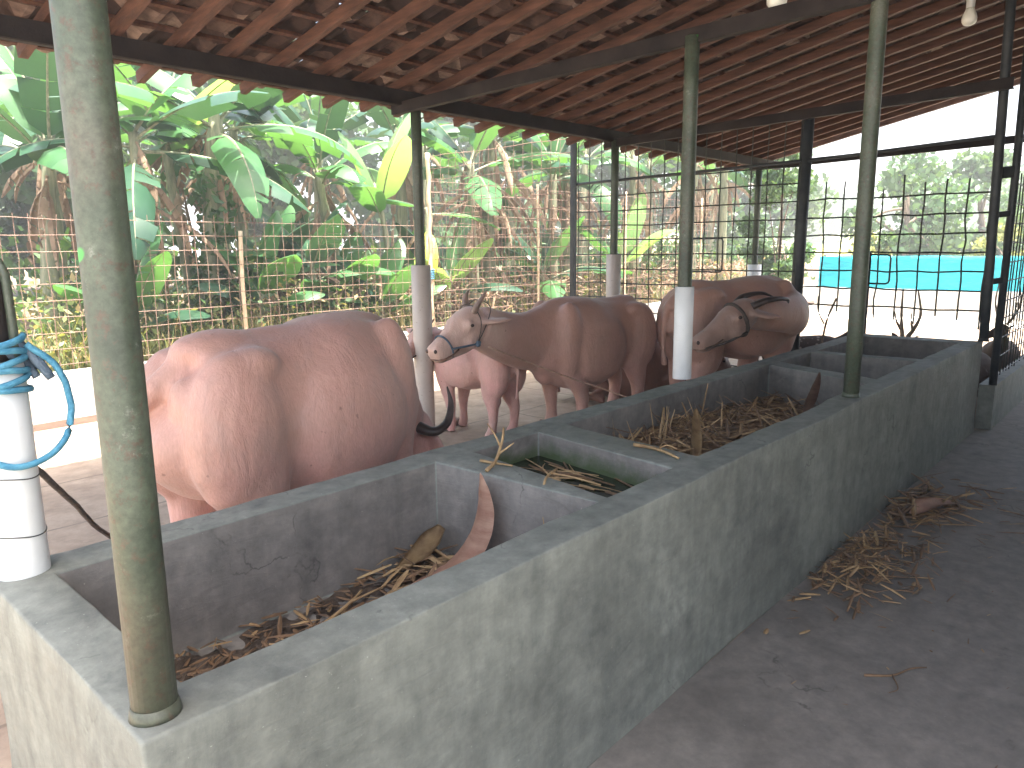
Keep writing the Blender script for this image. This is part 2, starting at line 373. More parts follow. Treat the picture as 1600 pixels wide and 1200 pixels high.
def water_mat():
    m, nt, b = mat_new('murky_water'); v = coords(nt)
    b.inputs['Base Color'].default_value = (.016, .022, .011, 1); b.inputs['Roughness'].default_value = .12; b.inputs['Specular IOR Level'].default_value = .35
    bump(nt, b, nz(nt, v, 14, 3), .12, .01); return m
M['water'] = water_mat()
def deer_mat():
    m, nt, b = mat_new('spotted_coat'); v = coords(nt)
    vo = nt.nodes.new('ShaderNodeTexVoronoi'); vo.inputs['Scale'].default_value = 13; nt.links.new(v, vo.inputs['Vector'])
    c = ramp(nt, nz(nt, v, 4), [(.3, (.035, .022, .016)), (.7, (.075, .045, .03))]).outputs[0]
    s = ramp(nt, vo.outputs['Distance'], [(.18, (1, 1, 1)), (.30, (0, 0, 0))]).outputs[0]
    c = mix(nt, s, c, (.36, .31, .26)); nt.links.new(c, b.inputs['Base Color']); b.inputs['Roughness'].default_value = .8
    return m
M['deer_spot'] = deer_mat()
M['deer'] = simple('deer_coat', (.045, .030, .024), (.12, .075, .05), 5, .8, 40, .3)
M['antler'] = simple('antler_bone', (.28, .21, .15), (.40, .32, .24), 9, .6, 50, .3)

# ------------------------------------------------------------------ the setting
def sheet(name, x0, y0, x1, y1, z, mat, nx=1, ny=1, amp=0.0, label=None):
    bm = bmesh.new()
    g = [[bm.verts.new((x0+(x1-x0)*i/nx, y0+(y1-y0)*j/ny, z+(amp*noise.noise(Vector((i*.7, j*.7, z))) if amp else 0))) for j in range(ny+1)] for i in range(nx+1)]
    for i in range(nx):
        for j in range(ny): bm.faces.new((g[i][j], g[i+1][j], g[i+1][j+1], g[i][j+1]))
    o = link(name, bm, mat, smooth=True); o['kind'] = 'structure'; return o
sheet('ground', -600, -600, 600, 600, -.06, M['pale_ground'])
bm = bmesh.new(); box(bm, (-2.5, -5.0, -.3), (14.0, 1.199, 0)); o = link('aisle_floor', bm, M['aisle']); o['kind'] = 'structure'
bm = bmesh.new(); box(bm, (-4.0, 1.203, -.3), (16.5, 7.52, -.004)); o = link('yard_floor', bm, M['yard']); o['kind'] = 'structure'
# a dirty gutter between slab and wall, and the planted bank behind the wall
M['wetsoil'] = simple('wet_soil', (.035, .018, .010), (.075, .040, .022), 3, .9, 18, .6)
sheet('gutter', -4, 7.522, 30, 7.96, -.03, M['wetsoil'], 60, 2, .02)
def bank():
    bm = bmesh.new(); nx, ny = 70, 50
    g = []
    for i in range(nx+1):
        row = []
        for j in range(ny+1):
            x = -18+ 70*i/nx; y = 8.16+ 34*(j/ny)**1.5
            z = .36+.02*(y-8)+.10*noise.noise(Vector((x*.5, y*.5, 0)))
            row.append(bm.verts.new((x, y, z)))
        g.append(row)
    for i in range(nx):
        for j in range(ny): bm.faces.new((g[i][j], g[i+1][j], g[i+1][j+1], g[i][j+1]))
    o = link('bank', bm, M['soil'], smooth=True); o['kind'] = 'structure'
bank()
# crop field rising behind the blue screen
bm = bmesh.new()
pts = [(24, -30, -.05), (24, 26, -.05), (70, 60, 1.6), (70, -60, 1.6), (160, -120, 4.5), (160, 120, 4.5)]
v = [bm.verts.new(p) for p in pts]
bm.faces.new((v[0], v[3], v[2], v[1])); bm.faces.new((v[3], v[4], v[5], v[2]))
o = link('field', bm, M['grass_ground']); o['kind'] = 'structure'

# low lime-washed wall under the back fence
bm = bmesh.new()
n = 40
for i in range(n):
    x0 = -4+26*i/n; x1 = -4+26*(i+1)/n-.0
    box(bm, (x0, 7.97, -.3), (x1, 8.13, .43))
bmesh.ops.remove_doubles(bm, verts=bm.verts, dist=1e-4)
inner = [fc for fc in bm.faces if abs(fc.normal.x) > .9 and -3.9 < fc.calc_center_median().x < 21.9]
bmesh.ops.delete(bm, geom=inner, context='FACES_ONLY')
o = link('low_wall', bm, M['whitewall']); tag(o, 'low pale lime-washed wall under the rusty wire fence', 'wall')
bm = bmesh.new(); box(bm, (7.30, 1.10, -.2), (13.5, 1.22, .385))
o = link('low_wall', bm, M['trough']); tag(o, 'low grey cement kerb wall running on past the trough end', 'wall')

# ------------------------------------------------------------------ the shed
ZR = lambda y: 2.84+.21*(4.85-y)          # underside of rafters
shed = thing('cattle_shed', 'open cattle shed with clay tile roof on green steel pipe posts', 'shed', (4.1, 3.0, 0))
X0, X1, YE, YT = .10, 11.3, 5.42, -3.2
sl_ang = math.atan(.21)
k = 0; x = 2.27-.36*6
rx = []
while x < X1-.02: rx.append(x); x += .36
rx.append(X1-.03)
for x in rx:
    bm = bmesh.new(); j = rnd.uniform(-.012, .012); w = .05+rnd.uniform(-.006, .006)
    ye = YE+rnd.uniform(-.06, .05)
    N = 8; prev = None
    pts = [Vector((x+j+.012*noise.noise(Vector((x*3, i*.8, 1))), ye+(YT-ye)*i/N, ZR(ye+(YT-ye)*i/N)+.036+.008*noise.noise(Vector((x*3, i*.8, 5))))) for i in range(N+1)]
    for a, b in zip(pts, pts[1:]): pass
    rings = []
    for p in pts:
        nrm = Vector((0, .21, 1)).normalized()
        rings.append([bm.verts.new(p+Vector((sx*w/2, 0, 0))+nrm*sz*.036) for sx, sz in ((-1, -1), (1, -1), (1, 1), (-1, 1))])
    for A, B in zip(rings, rings[1:]):
        for q in range(4): bm.faces.new((A[q], A[(q+1) % 4], B[(q+1) % 4], B[q]))
    bm.faces.new(rings[0][::-1]); bm.faces.new(rings[-1])
    bmesh.ops.recalc_face_normals(bm, faces=bm.faces)
    link('rafter', bm, M['wood'], shed)
# battens across the rafters
y = YE-.06
while y > YT:
    bm = bmesh.new(); beam(bm, (X0, y, ZR(y)+.086), (X1, y, ZR(y)+.086), .035, .024, (0, .21, 1)); link('batten', bm, M['wood'], shed)
    y -= .26
# tiles
bm = bmesh.new(); y = YE+.05; row = 0; TW = .21
while y > YT-.2:
    ylo, yhi = y, y-.32
    off = 0
    nt_ = int((X1-X0+.1)/TW)
    for t in range(nt_):
        xa = X0-.05+t*TW; jz = rnd.uniform(0, .010); jr = rnd.uniform(-.012, .012)
        prof = []
        for q in range(8):
            s = q/7; xx = xa+s*(TW+.02)
            zz = .022*math.sin(2*PI*(s-.05))+.012*(s > .9)
            prof.append((xx, zz))
        A = [bm.verts.new((px, ylo+jr, ZR(ylo)+.130+pz+jz)) for px, pz in prof]
        B = [bm.verts.new((px, yhi+jr, ZR(yhi)+.104+pz+jz)) for px, pz in prof]
        A2 = [bm.verts.new((px, ylo+jr, ZR(ylo)+.115+pz+jz)) for px, pz in prof]
        for q in range(7):
            bm.faces.new((A[q], A[q+1], B[q+1], B[q])); bm.faces.new((A2[q], A2[q+1], A[q+1], A[q]))
            bm.faces.new((B[q], B[q+1], A2[q+1], A2[q]))
    y -= .26; row += 1
link('roof_tiles', bm, M['tile'], shed)
# barge board at the gable end
bm = bmesh.new(); beam(bm, (X1+.035, YE+.05, ZR(YE+.05)+.075), (X1+.035, YT, ZR(YT)+.075), .022, .10, (0, .21, 1)); link('barge_board', bm, M['wood'], shed)
# eave beam: channel with a pale lower flange
bm = bmesh.new(); beam(bm, (X0, 4.85, 2.776), (11.55, 4.85, 2.776), .012, .112)
beam(bm, (X0, 4.885, 2.722), (11.55, 4.885, 2.722), .058, .010); beam(bm, (X0, 4.885, 2.829), (11.55, 4.885, 2.829), .058, .010)
link('eave_beam', bm, M['beamsteel'], shed)
for xt in (.45, 4.1, 7.1, 10.8):
    bm = bmesh.new(); beam(bm, (xt-.045, 4.98, 2.70), (xt-.045, 1.16, 2.79), .008, .085); beam(bm, (xt-.020, 4.98, 2.661), (xt-.020, 1.16, 2.751), .05, .008)
    beam(bm, (xt-.020, 4.98, 2.739), (xt-.020, 1.16, 2.829), .05, .008)
    link('tie_beam', bm, M['beamsteel'], shed)
def purlin(y):
    bm = bmesh.new(); beam(bm, (X0, y, ZR(y)-.055), (11.4, y, ZR(y)-.055), .05, .10); link('purlin', bm, M['beamsteel'], shed)
purlin(-2.4)
bm = bmesh.new(); box(bm, (1.6, -1.92, -.06), (11.25, -1.80, ZR(-1.86)-.02)); link('shade_wall', bm, M['aisle'], shed)  # unseen wall, added to darken the right side of the aisle
def post(x, y, z0, z1, rad=.04, mat='pipe', sleeve=None, label=None, lean=(0, 0), collar=True, top_x=None):
    bm = bmesh.new()
    pts = [(x+lean[0]*i/6, y+lean[1]*i/6, z0+(z1-z0)*i/6) for i in range(7)]
    tube(bm, pts, rad, 24)
    if collar:   # cement fillet / weld ring at the foot
        tube(bm, [(x, y, z0), (x, y, z0+.012), (x, y, z0+.025)], [rad+.006, rad+.004, rad+.001], 24)
    p = link('post', bm, M[mat], shed, smooth=False)
    for fc in p.data.polygons: fc.use_smooth = abs(fc.normal.z) < .7
    if label: p['label'] = label
    if sleeve:
        s0, s1, sr, sm = sleeve
        bm = bmesh.new()
        ro = tube(bm, [(x, y, s0), (x, y, (s0+s1)/2), (x, y, s1)], sr, 28, cap=False)
        ri = tube(bm, [(x, y, s1), (x, y, s1-.03)], [sr-.006, sr-.006], 28, cap=False)
        for q in range(28): bm.faces.new((ro[-1][q], ro[-1][(q+1) % 28], ri[0][(q+1) % 28], ri[0][q]))
        s = link('sleeve', bm, M[sm], p, smooth=False, world=False)
        s.data.transform(Matrix.Translation(-shed.location))
        for fc in s.data.polygons: fc.use_smooth = abs(fc.normal.z) < .7
    return p
H = .77
post(.45, 1.275, H, ZR(1.275)+.02, .0385, label='mottled green pipe post rising from the near trough corner')
post(4.11, 1.27, H, ZR(1.27)+.02, .040, label='green pipe post on the front wall of the trough')
post(7.18, 1.20, H, ZR(1.19)+.02, .036, 'darksteel', lean=(0, .06), label='dark post at the far corner of the trough')
post(4.06, 2.26, H, 2.76, .042, sleeve=(H, 1.335, .057, 'pvc'), label='green post with clean white plastic sleeve on the trough back wall')
post(4.20, 4.85, 0, 2.73, .043, sleeve=(0, 1.44, .084, 'pvc_dirty'), label='green post with grimy cream sleeve standing in the yard')
post(7.08, 4.85, 0, 2.73, .043, sleeve=(0, 1.49, .084, 'pvc_dirty'), label='green post with cream sleeve behind the middle buffalo')
post(10.8, 4.85, 0, 2.73, .045, sleeve=(0, 1.29, .10, 'pvc'), label='far post with short pale sleeve beyond the wire panel')
post(.45, 4.85, 0, 2.73, .043)
# stub post with plastic sleeve at the near back corner of the trough
stub = thing('sleeved_pipe', 'thick white plastic pipe on the near back corner of the trough, hung with blue rope', 'pipe', (.475, 2.14, H))
bm = bmesh.new(); tube(bm, [(.475, 2.14, H), (.475, 2.14, 1.2), (.478, 2.14, 1.50), (.478, 2.14, 1.545), (.478, 2.14, 1.56)], [.036, .036, .036, .03, .012], 24)
link('inner_pipe', bm, M['beamsteel'], stub, True)
bm = bmesh.new(); tube(bm, [(.515, 2.125, 1.22), (.517, 2.125, 1.40), (.515, 2.125, 1.53), (.507, 2.127, 1.565)], [(.016, .012)]*3+[(.010, .008)], 12)
link('side_strip', bm, M['pipe'], stub, True)
bm = bmesh.new()
ro = tube(bm, [(.475, 2.14, H), (.475, 2.14, 1.0), (.475, 2.14, 1.32)], .0605, 32, cap=False)
ri = tube(bm, [(.475, 2.14, 1.32), (.475, 2.14, 1.28)], .055, 32, cap=False)
for q in range(32): bm.faces.new((ro[-1][q], ro[-1][(q+1) % 32], ri[0][(q+1) % 32], ri[0][q]))
link('sleeve', bm, M['pvc'], stub, True)
for zz in (.88, 1.03):
    bm = bmesh.new(); tube(bm, [(.475+.0615*math.cos(a*PI/16), 2.14+.0615*math.sin(a*PI/16), zz+.006*math.sin(a*PI/8)) for a in range(33)], .0016, 6, cap=False)
    link('wire_ring', bm, M['wire_shade_dark'], stub)

# ------------------------------------------------------------------ feeding trough
def trough():
    xs = [.40, .525, 1.83, 2.00, 2.42, 2.62, 4.76, 4.93, 5.14, 5.16, 5.68, 5.80, 6.95, 7.165]
    ys = [1.20, 1.335, 1.44, 2.02, 2.07, 2.205]
    nx, ny = len(xs)-1, len(ys)-1
    def floor_z(i, j):
        a, b = xs[i], xs[i+1]; mx = (a+b)/2
        if j == 0 or j == ny-1: return H
        if .525 < mx < 1.83: return .405
        if 2.00 < mx < 2.42: return .50 if 1 <= j <= 3 else H
        if 2.62 < mx < 4.76: return .45
        if 4.93 < mx < 5.68: return .50
        if 5.80 < mx < 6.95: return .45
        return H
    bm = bmesh.new(); cache = {}
    # skew: dividers and inner edges are not square in the hand-cast trough
    def P(i, j, z):
        x, y = xs[i], ys[j]
        t = (y-1.2)/1.0
        if xs[i] in (2.00, 2.42, 2.62): x += -.06+.14*t-.03
        if xs[i] in (4.76, 4.93): x += -.22+.44*t
        if xs[i] == 1.83: x += .05-.05*t
        key = (i, j, round(z, 4))
        if key not in cache: cache[key] = bm.verts.new((x, y, z))
        return cache[key]
    for i in range(nx):
        for j in range(ny):
            z = floor_z(i, j)
            fc = bm.faces.new((P(i, j, z), P(i+1, j, z), P(i+1, j+1, z), P(i, j+1, z))); fc.material_index = 0 if z == H else 1
            if i+1 < nx:
                z2 = floor_z(i+1, j)
                if z2 != z:
                    fc = bm.faces.new((P(i+1, j, z), P(i+1, j+1, z), P(i+1, j+1, z2), P(i+1, j, z2))); fc.material_index = 1
            if j+1 < ny:
                z2 = floor_z(i, j+1)
                if z2 != z:
                    fc = bm.faces.new((P(i, j+1, z), P(i+1, j+1, z), P(i+1, j+1, z2), P(i, j+1, z2))); fc.material_index = 1
    zb = -.05
    for i in range(nx):
        bm.faces.new((P(i, 0, zb), P(i+1, 0, zb), P(i+1, 0, H), P(i, 0, H)))
        bm.faces.new((P(i, ny, zb), P(i+1, ny, zb), P(i+1, ny, H), P(i, ny, H)))
    for j in range(ny):
        bm.faces.new((P(0, j, zb), P(0, j+1, zb), P(0, j+1, H), P(0, j, H)))
        bm.faces.new((P(nx, j, zb), P(nx, j+1, zb), P(nx, j+1, H), P(nx, j, H)))
    bmesh.ops.recalc_face_normals(bm, faces=bm.faces)
    if sum(fc.normal.z*fc.calc_area() for fc in bm.faces) < 0: bmesh.ops.reverse_faces(bm, faces=bm.faces)
    ed = [e for e in bm.edges if len(e.link_faces) == 2 and e.calc_face_angle(0) > .6]
    bmesh.ops.bevel(bm, geom=ed, offset=.014, segments=3, profile=.5, affect='EDGES', clamp_overlap=True)
    for _ in range(5):
        le = [e for e in bm.edges if e.calc_length() > .10]
        if not le: break
        bmesh.ops.subdivide_edges(bm, edges=le, cuts=1, use_grid_fill=True)
    bmesh.ops.triangulate(bm, faces=[fc for fc in bm.faces if len(fc.verts) > 4])
    bm.normal_update()
    for vv in bm.verts:
        p = vv.co
        if p.z < 0: continue
        d = .006*noise.noise(p*2.3)+.0035*noise.noise(p*9)
        vv.co = p+vv.normal*d
        if p.y < 1.36: vv.co.y += .018*noise.noise(Vector((p.x*1.3, 0, 3)))
        # slightly battered front, a little flare at the bottom
    o = link('feeding_trough', bm, [M['trough'], M['trough_in']], smooth=True)
    tag(o, 'long grey cement feeding trough with several bays beside the buffaloes', 'trough')
trough()
bm = bmesh.new()
vs = [bm.verts.new(p) for p in ((1.93, 1.35, .66), (2.36, 1.35, .66), (2.50, 2.10, .66), (2.03, 2.10, .66))]
bm.faces.new(vs); o = link('water', bm, M['water']); o['kind'] = 'structure'
bm = bmesh.new()
vs = [bm.verts.new(p) for p in ((4.7, 1.30, .60), (5.70, 1.30, .60), (5.70, 2.10, .60), (5.1, 2.10, .60))]
bm.faces.new(vs); o = link('water', bm, M['water']); o['kind'] = 'structure'

# ------------------------------------------------------------------ straw, husks
def strip(bm, p, d, L, w, curl=.3, mi=0, up=None, twist=0.0, n=5, thick=True):
    p = Vector(p); d = Vector(d).normalized()
    up = Vector(up) if up else Vector((rnd.uniform(-.3, .3), rnd.uniform(-.3, .3), 1)).normalized()
    s = d.cross(up)
    if s.length < .05: s = d.cross(Vector((1, 0, 0)))
    s.normalize(); w0 = None; nn = s.cross(d)
    prev = None
    for i in range(n+1):
        t = i/n; c = p+d*L*(t-.5)+nn*curl*L*(.25-(t-.5)**2)*1.0
        ww = w*(.35+.65*math.sin(PI*(.15+.8*t)))
        ss = (s*math.cos(twist*t)+nn*math.sin(twist*t))
        a = bm.verts.new(c-ss*ww/2); m_ = bm.verts.new(c+nn*ww*.25); b = bm.verts.new(c+ss*ww/2)
        if prev:
            for q in ((prev[0], prev[1], m_, a), (prev[1], prev[2], b, m_)):
                fc = bm.faces.new(q); fc.material_index = mi
        prev = (a, m_, b)
def scatter(bm, n, area, zf, Ls=(.05, .2), ws=(.004, .014), steep=.25, mats=(0, 1), flat=.3):
    for _ in range(n):
        x, y = area()
        a = rnd.uniform(0, 2*PI); e = abs(rnd.gauss(0, steep))
        d = (math.cos(a)*math.cos(e), math.sin(a)*math.cos(e), math.sin(e))
        L = rnd.uniform(*Ls); 
        strip(bm, (x, y, zf(x, y)+rnd.uniform(0, .015)+L*.5*math.sin(e)), d, L, rnd.uniform(*ws), rnd.choice((0, .04, -.04, .08, .25))*rnd.random(), rnd.choice(mats), twist=rnd.uniform(-.6, .6), n=rnd.choice((2, 3, 4)))
def patch(name, label, cat, mats, x0, x1, y0, y1, z, nx=40, ny=16, amp=.03, base=0.0, edge=True):
    bm = bmesh.new(); g = []
    for i in range(nx+1):
        row = []
        for j in range(ny+1):
            x = x0+(x1-x0)*i/nx; y = y0+(y1-y0)*j/ny
            zz = z+base+amp*(noise.fractal(Vector((x*7, y*7, 2)), .8, 2.0, 4))
            row.append(bm.verts.new((x, y, zz)))
        g.append(row)
    for i in range(nx):
        for j in range(ny): bm.faces.new((g[i][j], g[i+1][j], g[i+1][j+1], g[i][j+1]))
    return bm
# damp litter in the first bay (heaped along the back and far corner)
bm = patch('l', '', '', None, .545, 1.80, 1.36, 2.05, .40, 60, 30, .022, .0)
for vv in bm.verts:
    ridge = 1.0-abs((vv.co.y-1.90)/.30)
    vv.co.z += .020*ridge+.02*max(0, vv.co.x-1.45)-.001
zf1 = lambda x, y: .408+.012*(1-abs((y-1.9)/.3))+.02*max(0, x-1.45)
for fc in bm.faces: fc.material_index = 2
scatter(bm, 420, lambda: (rnd.uniform(.58, 1.80), min(2.05, max(1.40, rnd.gauss(1.86, .12)))), zf1, (.02, .12), (.004, .018), .05, (1, 1, 1, 2, 0))
scatter(bm, 60, lambda: (rnd.uniform(1.45, 1.80), min(2.05, max(1.50, rnd.gauss(1.90, .10)))), lambda x, y: .43, (.05, .2), (.008, .025), .25, (0, 1))
o = link('litter', bm, [M['straw'], M['straw_dark'], M['muck']]); tag(o, 'damp dark straw litter on the floor of the nearest bay', 'straw', kind='stuff')
# deep straw in the third bay
zf3 = lambda x, y: .52+.10*(1-abs((x-3.0)/2.2))+.05*noise.noise(Vector((x*3, y*3, 0)))
bm = patch('l', '', '', None, 2.60, 4.82, 1.35, 2.06, .50, 70, 26, .03, 0)
for vv in bm.verts: vv.co.z = zf3(vv.co.x, vv.co.y)+.02*noise.noise(vv.co*14)
for vv in list(bm.verts):
    t = (vv.co.y-1.2); lo = 2.62-.09+.14*t; hi = 4.76-.22+.44*t
    vv.co.x = min(max(vv.co.x, lo), hi)
for fc in bm.faces: fc.material_index = 1
def a3():
    y = rnd.uniform(1.38, 2.04); t = y-1.2
    return (rnd.uniform(2.60+.14*t, 4.50+.44*t), y)
scatter(bm, 900, a3, zf3, (.05, .24), (.006, .022), .22, (0, 0, 1, 1, 1))
scatter(bm, 70, lambda: (rnd.uniform(2.75, 3.9), rnd.uniform(1.75, 2.02)), zf3, (.10, .20), (.006, .016), .9, (0, 0, 1))
o = link('fodder', bm, [M['straw'], M['straw_dark']]); tag(o, 'tangled dry straw filling the long middle bay', 'straw', kind='stuff')
bm = bmesh.new()
for q in range(34):
    x = rnd.uniform(2.06, 2.40); y = rnd.uniform(1.48, 2.0); a = PI/2+rnd.gauss(0, .35)
    strip(bm, (x, y, .664), (math.cos(a), math.sin(a), rnd.uniform(-.02, .02)), rnd.uniform(.06, .36), rnd.uniform(.005, .022), rnd.uniform(-.05, .08), rnd.choice((0, 0, 1)), twist=rnd.uniform(-.4, .4))
o = link('floating_straw', bm, [M['straw'], M['straw_dark']]); tag(o, 'straw stalks floating on the murky water bay', 'straw', kind='stuff')
# floor sweepings against the trough front
bm = bmesh.new()
def pile(cx, cy, sx, sy): return lambda: (rnd.gauss(cx, sx), min(1.16, cy-abs(rnd.gauss(0, sy))))
scatter(bm, 420, pile(3.75, 1.16, .30, .19), lambda x, y: .004+.025*max(0, 1-abs(x-3.75)/.5)*max(0, 1-(1.18-y)/.35), (.03, .14), (.005, .02), .25, (0, 1, 1))
scatter(bm, 190, pile(4.85, 1.14, .24, .16), lambda x, y: .004+.025*max(0, 1-abs(x-4.85)/.45)*max(0, 1-(1.16-y)/.35), (.04, .22), (.006, .03), .22, (0, 1, 1))
scatter(bm, 40, lambda: (rnd.uniform(4.6, 5.6), rnd.uniform(.2, .9)), lambda x, y: .004, (.05, .25), (.005, .012), .03, (0, 1))
scatter(bm, 40, lambda: (rnd.uniform(2.4, 5.2), rnd.uniform(-.3, .9)), lambda x, y: .003, (.01, .05), (.003, .008), .05, (0, 1))
o = link('sweepings', bm, [M['straw'], M['straw_dark']]); tag(o, 'swept heap of dry husk and straw along the trough foot', 'straw', kind='stuff')
# the big curled husks
def husk(name, label, pts, ws, mat, cup=.35, n=6, wide_y=False):
    P = smoothpath(pts, n); Wd = [w[0] for w in lerp_list(ws, n)]
    bm = bmesh.new(); fr = frames(P, Vector((.3, -.2, 1))) if not wide_y else [(b_, -a_) for a_, b_ in frames(P, Vector((0, 1, 0)))]; prev = None
    for p, w, (s, nn) in zip(P, Wd, fr):
        ring = [bm.verts.new(p+s*w*t+nn*w*cup*(t*t*2-.3)+Vector((0, 0, .006*noise.noise(p*30+Vector((t*3, 0, 0)))))) for t in (-.5, -.25, 0, .25, .5)]
        if prev:
            for q in range(4): bm.faces.new((prev[q], prev[q+1], ring[q+1], ring[q]))
        prev = ring
    bmesh.ops.solidify(bm, geom=bm.faces[:], thickness=.002)
    o = link(name, bm, mat, smooth=True); tag(o, label, 'husk'); return o
husk('corn_husk', 'long pinkish corn husk leaning up against the near divider', [(1.46, 1.84, .445), (1.58, 1.82, .455), (1.70, 1.795, .49), (1.765, 1.775, .56), (1.795, 1.77, .65), (1.805, 1.785, .73), (1.808, 1.80, .785)], [.04, .085, .105, .10, .085, .05, .006], M['husk'], wide_y=True)
husk('corn_husk', 'flat torn pink corn husk on litter below the leaning one', [(1.38, 1.78, .44), (1.50, 1.74, .465), (1.64, 1.74, .47), (1.74, 1.72, .49)], [.02, .055, .06, .015], M['husk'])
husk('corn_husk', 'yellowish folded husk in the far corner of the nearest bay', [(1.55, 1.97, .45), (1.64, 1.98, .47), (1.72, 1.98, .51), (1.77, 1.97, .55)], [.03, .07, .09, .05], M['straw'])
husk('corn_husk', 'bright pale husk sticking out of the straw in the middle bay', [(2.80, 1.50, .62), (2.95, 1.56, .67), (3.10, 1.64, .73), (3.20, 1.70, .80)], [.02, .05, .05, .015], M['straw'])
husk('corn_husk', 'brown husk resting against the far end of the middle bay', [(4.2, 1.55, .60), (4.38, 1.58, .66), (4.52, 1.60, .74), (4.62, 1.62, .80)], [.015, .06, .045, .012], M['husk_dark'], wide_y=True)
husk('corn_husk', 'dull folded husk on the aisle floor sweepings', [(4.55, 1.02, .04), (4.70, .98, .07), (4.85, .92, .06), (4.98, .88, .03)], [.04, .12, .10, .03], M['husk'])
def stalk(label, pts, rad, mat='straw', fork=None):
    bm = bmesh.new(); P = smoothpath(pts, 5); n = len(P)
    tube(bm, P, [rad*(1-.5*i/n) for i in range(n)], 6)
    if fork:
        for fk in fork: 
            Q = smoothpath(fk, 4); tube(bm, Q, [rad*.6*(1-.6*i/len(Q)) for i in range(len(Q))], 5)
    tag(link('dry_stalk', bm, M[mat], smooth=True), label, 'stalk')
stalk('bent straw stalk draped over the wall between first and water bays', [(2.02, 1.62, .785), (1.95, 1.60, .785), (1.895, 1.575, .772), (1.868, 1.56, .70), (1.862, 1.545, .62)], .006, fork=[[(1.95, 1.60, .787), (1.99, 1.66, .79), (2.05, 1.70, .785)]])
stalk('forked thick stalk standing at back of the water bay edge', [(1.86, 1.82, .778), (1.92, 1.83, .80), (1.99, 1.86, .86), (2.02, 1.88, .90)], .008, fork=[[(1.97, 1.85, .84), (1.98, 1.89, .88), (1.97, 1.92, .92)], [(1.95, 1.84, .82), (1.99, 1.80, .86)]])
stalk('pale stalk lying on the divider before the straw bay', [(2.50, 1.60, .782), (2.50, 1.52, .784), (2.46, 1.43, .79), (2.44, 1.36, .782)], .008, fork=[[(2.48, 1.48, .785), (2.52, 1.46, .80), (2.53, 1.42, .79)]])
stalk('long thin straw lying along the edge of the water bay', [(1.98, 1.62, .782), (1.99, 1.52, .783), (1.985, 1.40, .782)], .005)
stalk('flat straw lying at the back of the water bay divider', [(1.93, 1.92, .782), (1.94, 1.85, .783), (1.96, 1.78, .782)], .006)
stalk('yellow straw stalk lying on the litter of the nearest bay', [(1.05, 1.86, .425), (1.18, 1.87, .435), (1.30, 1.90, .45), (1.36, 1.92, .462)], .008, fork=[[(1.30, 1.90, .45), (1.38, 1.89, .46), (1.44, 1.90, .455)]])
stalk('small dry twig lying on the grey aisle floor', [(2.72, .72, .006), (2.78, .64, .010), (2.86, .60, .016), (2.92, .56, .01)], .005, 'straw_dark', fork=[[(2.78, .64, .01), (2.70, .60, .012), (2.66, .62, .006)]])

# ------------------------------------------------------------------ wire fences
def wire(bm, a, b, rad, seg=8, jit=.006, sides=4, seed=0):
    a = Vector(a); b = Vector(b)
    pts = [a+(b-a)*(i/seg)+Vector((noise.noise(Vector((i*.9, seed*1.7, 0))), noise.noise(Vector((i*.9, seed*1.7, 5))), noise.noise(Vector((i*.9, seed*1.7, 9)))))*jit*(2 if 0 < i < seg else .6) for i in range(seg+1)]
    tube(bm, pts, rad, sides, cap=False)
def mesh_grid(o, dirx, L, z0, z1, dx, dz, rad, over=.03, topfn=None, jit=.006, sag=0.0):
    bm = bmesh.new(); o = Vector(o); d = Vector(dirx).normalized(); k = 0
    t = 0.0
    while t <= L+1e-6:
        zt = z1 if topfn is None else topfn(t)
        p = o+d*t; wire(bm, (p.x, p.y, z0-over*(.3+rnd.random())), (p.x, p.y, zt+over*(.2+rnd.random())), rad, 7, jit, seed=k); k += 1; t += dx
    z = z0
    while z <= z1+1e-6:
        a = o; b = o+d*L
        wire(bm, (a.x, a.y, z+rnd.uniform(-.004, .004)), (b.x, b.y, z+rnd.uniform(-.004, .004)-sag), rad, max(8, int(L/.5)), jit, seed=k+50); k += 1; z += dz
    return bm
fence = thing('wire_fence', 'long rusty square-mesh wire fence along the banana bank', 'fence', (1.5, 8.05, .43))
bm = mesh_grid((-2.0, 8.06, 0), (1, 0, 0), 9.1, .50, 1.93, .12, .155, .0036, jit=.010); link('wire_mesh', bm, M['wire_rust'], fence)
for px in (-1.5, 1.2, 3.1):
    pass
bm = bmesh.new(); tube(bm, smoothpath([(4.30, 8.09, .40), (4.30, 8.10, 1.2), (4.32, 8.10, 1.80)], 4), .024, 10); link('stake', bm, M['bamboo'], fence, True)
bm = bmesh.new(); tube(bm, smoothpath([(.6, 8.09, .40), (.62, 8.10, 1.2), (.60, 8.10, 1.90)], 4), .024, 10); link('stake', bm, M['bamboo'], fence, True)
fence = thing('wire_fence', 'tall pale wire fence farther right, seen through the side panels', 'fence', (10.5, 8.06, .43))
bm = mesh_grid((7.2, 8.07, 0), (1, 0, 0), 8.4, .50, 2.55, .15, .155, .0038, jit=.012); link('wire_mesh', bm, M['wire_rust'], fence)
for px in (9.6, 12.2, 15.2):
    bm = bmesh.new(); tube(bm, smoothpath([(px, 8.1, .40), (px+.01, 8.1, 1.3), (px, 8.1, 2.6)], 4), .022, 8); link('stake', bm, M['bamboo'], fence, True)
pole = thing('bamboo_pole', 'knobbly pale bamboo pole at the corner of the wire fences', 'pole', (7.14, 8.06, .43))
bm = bmesh.new(); pts = [(7.14+.012*math.sin(i*1.3), 8.02, .43+2.45*i/24) for i in range(25)]
tube(bm, pts, [.030+(.007 if i % 3 == 0 else 0) for i in range(25)], 12); link('culm', bm, M['bamboo'], pole, True)
bm = bmesh.new()
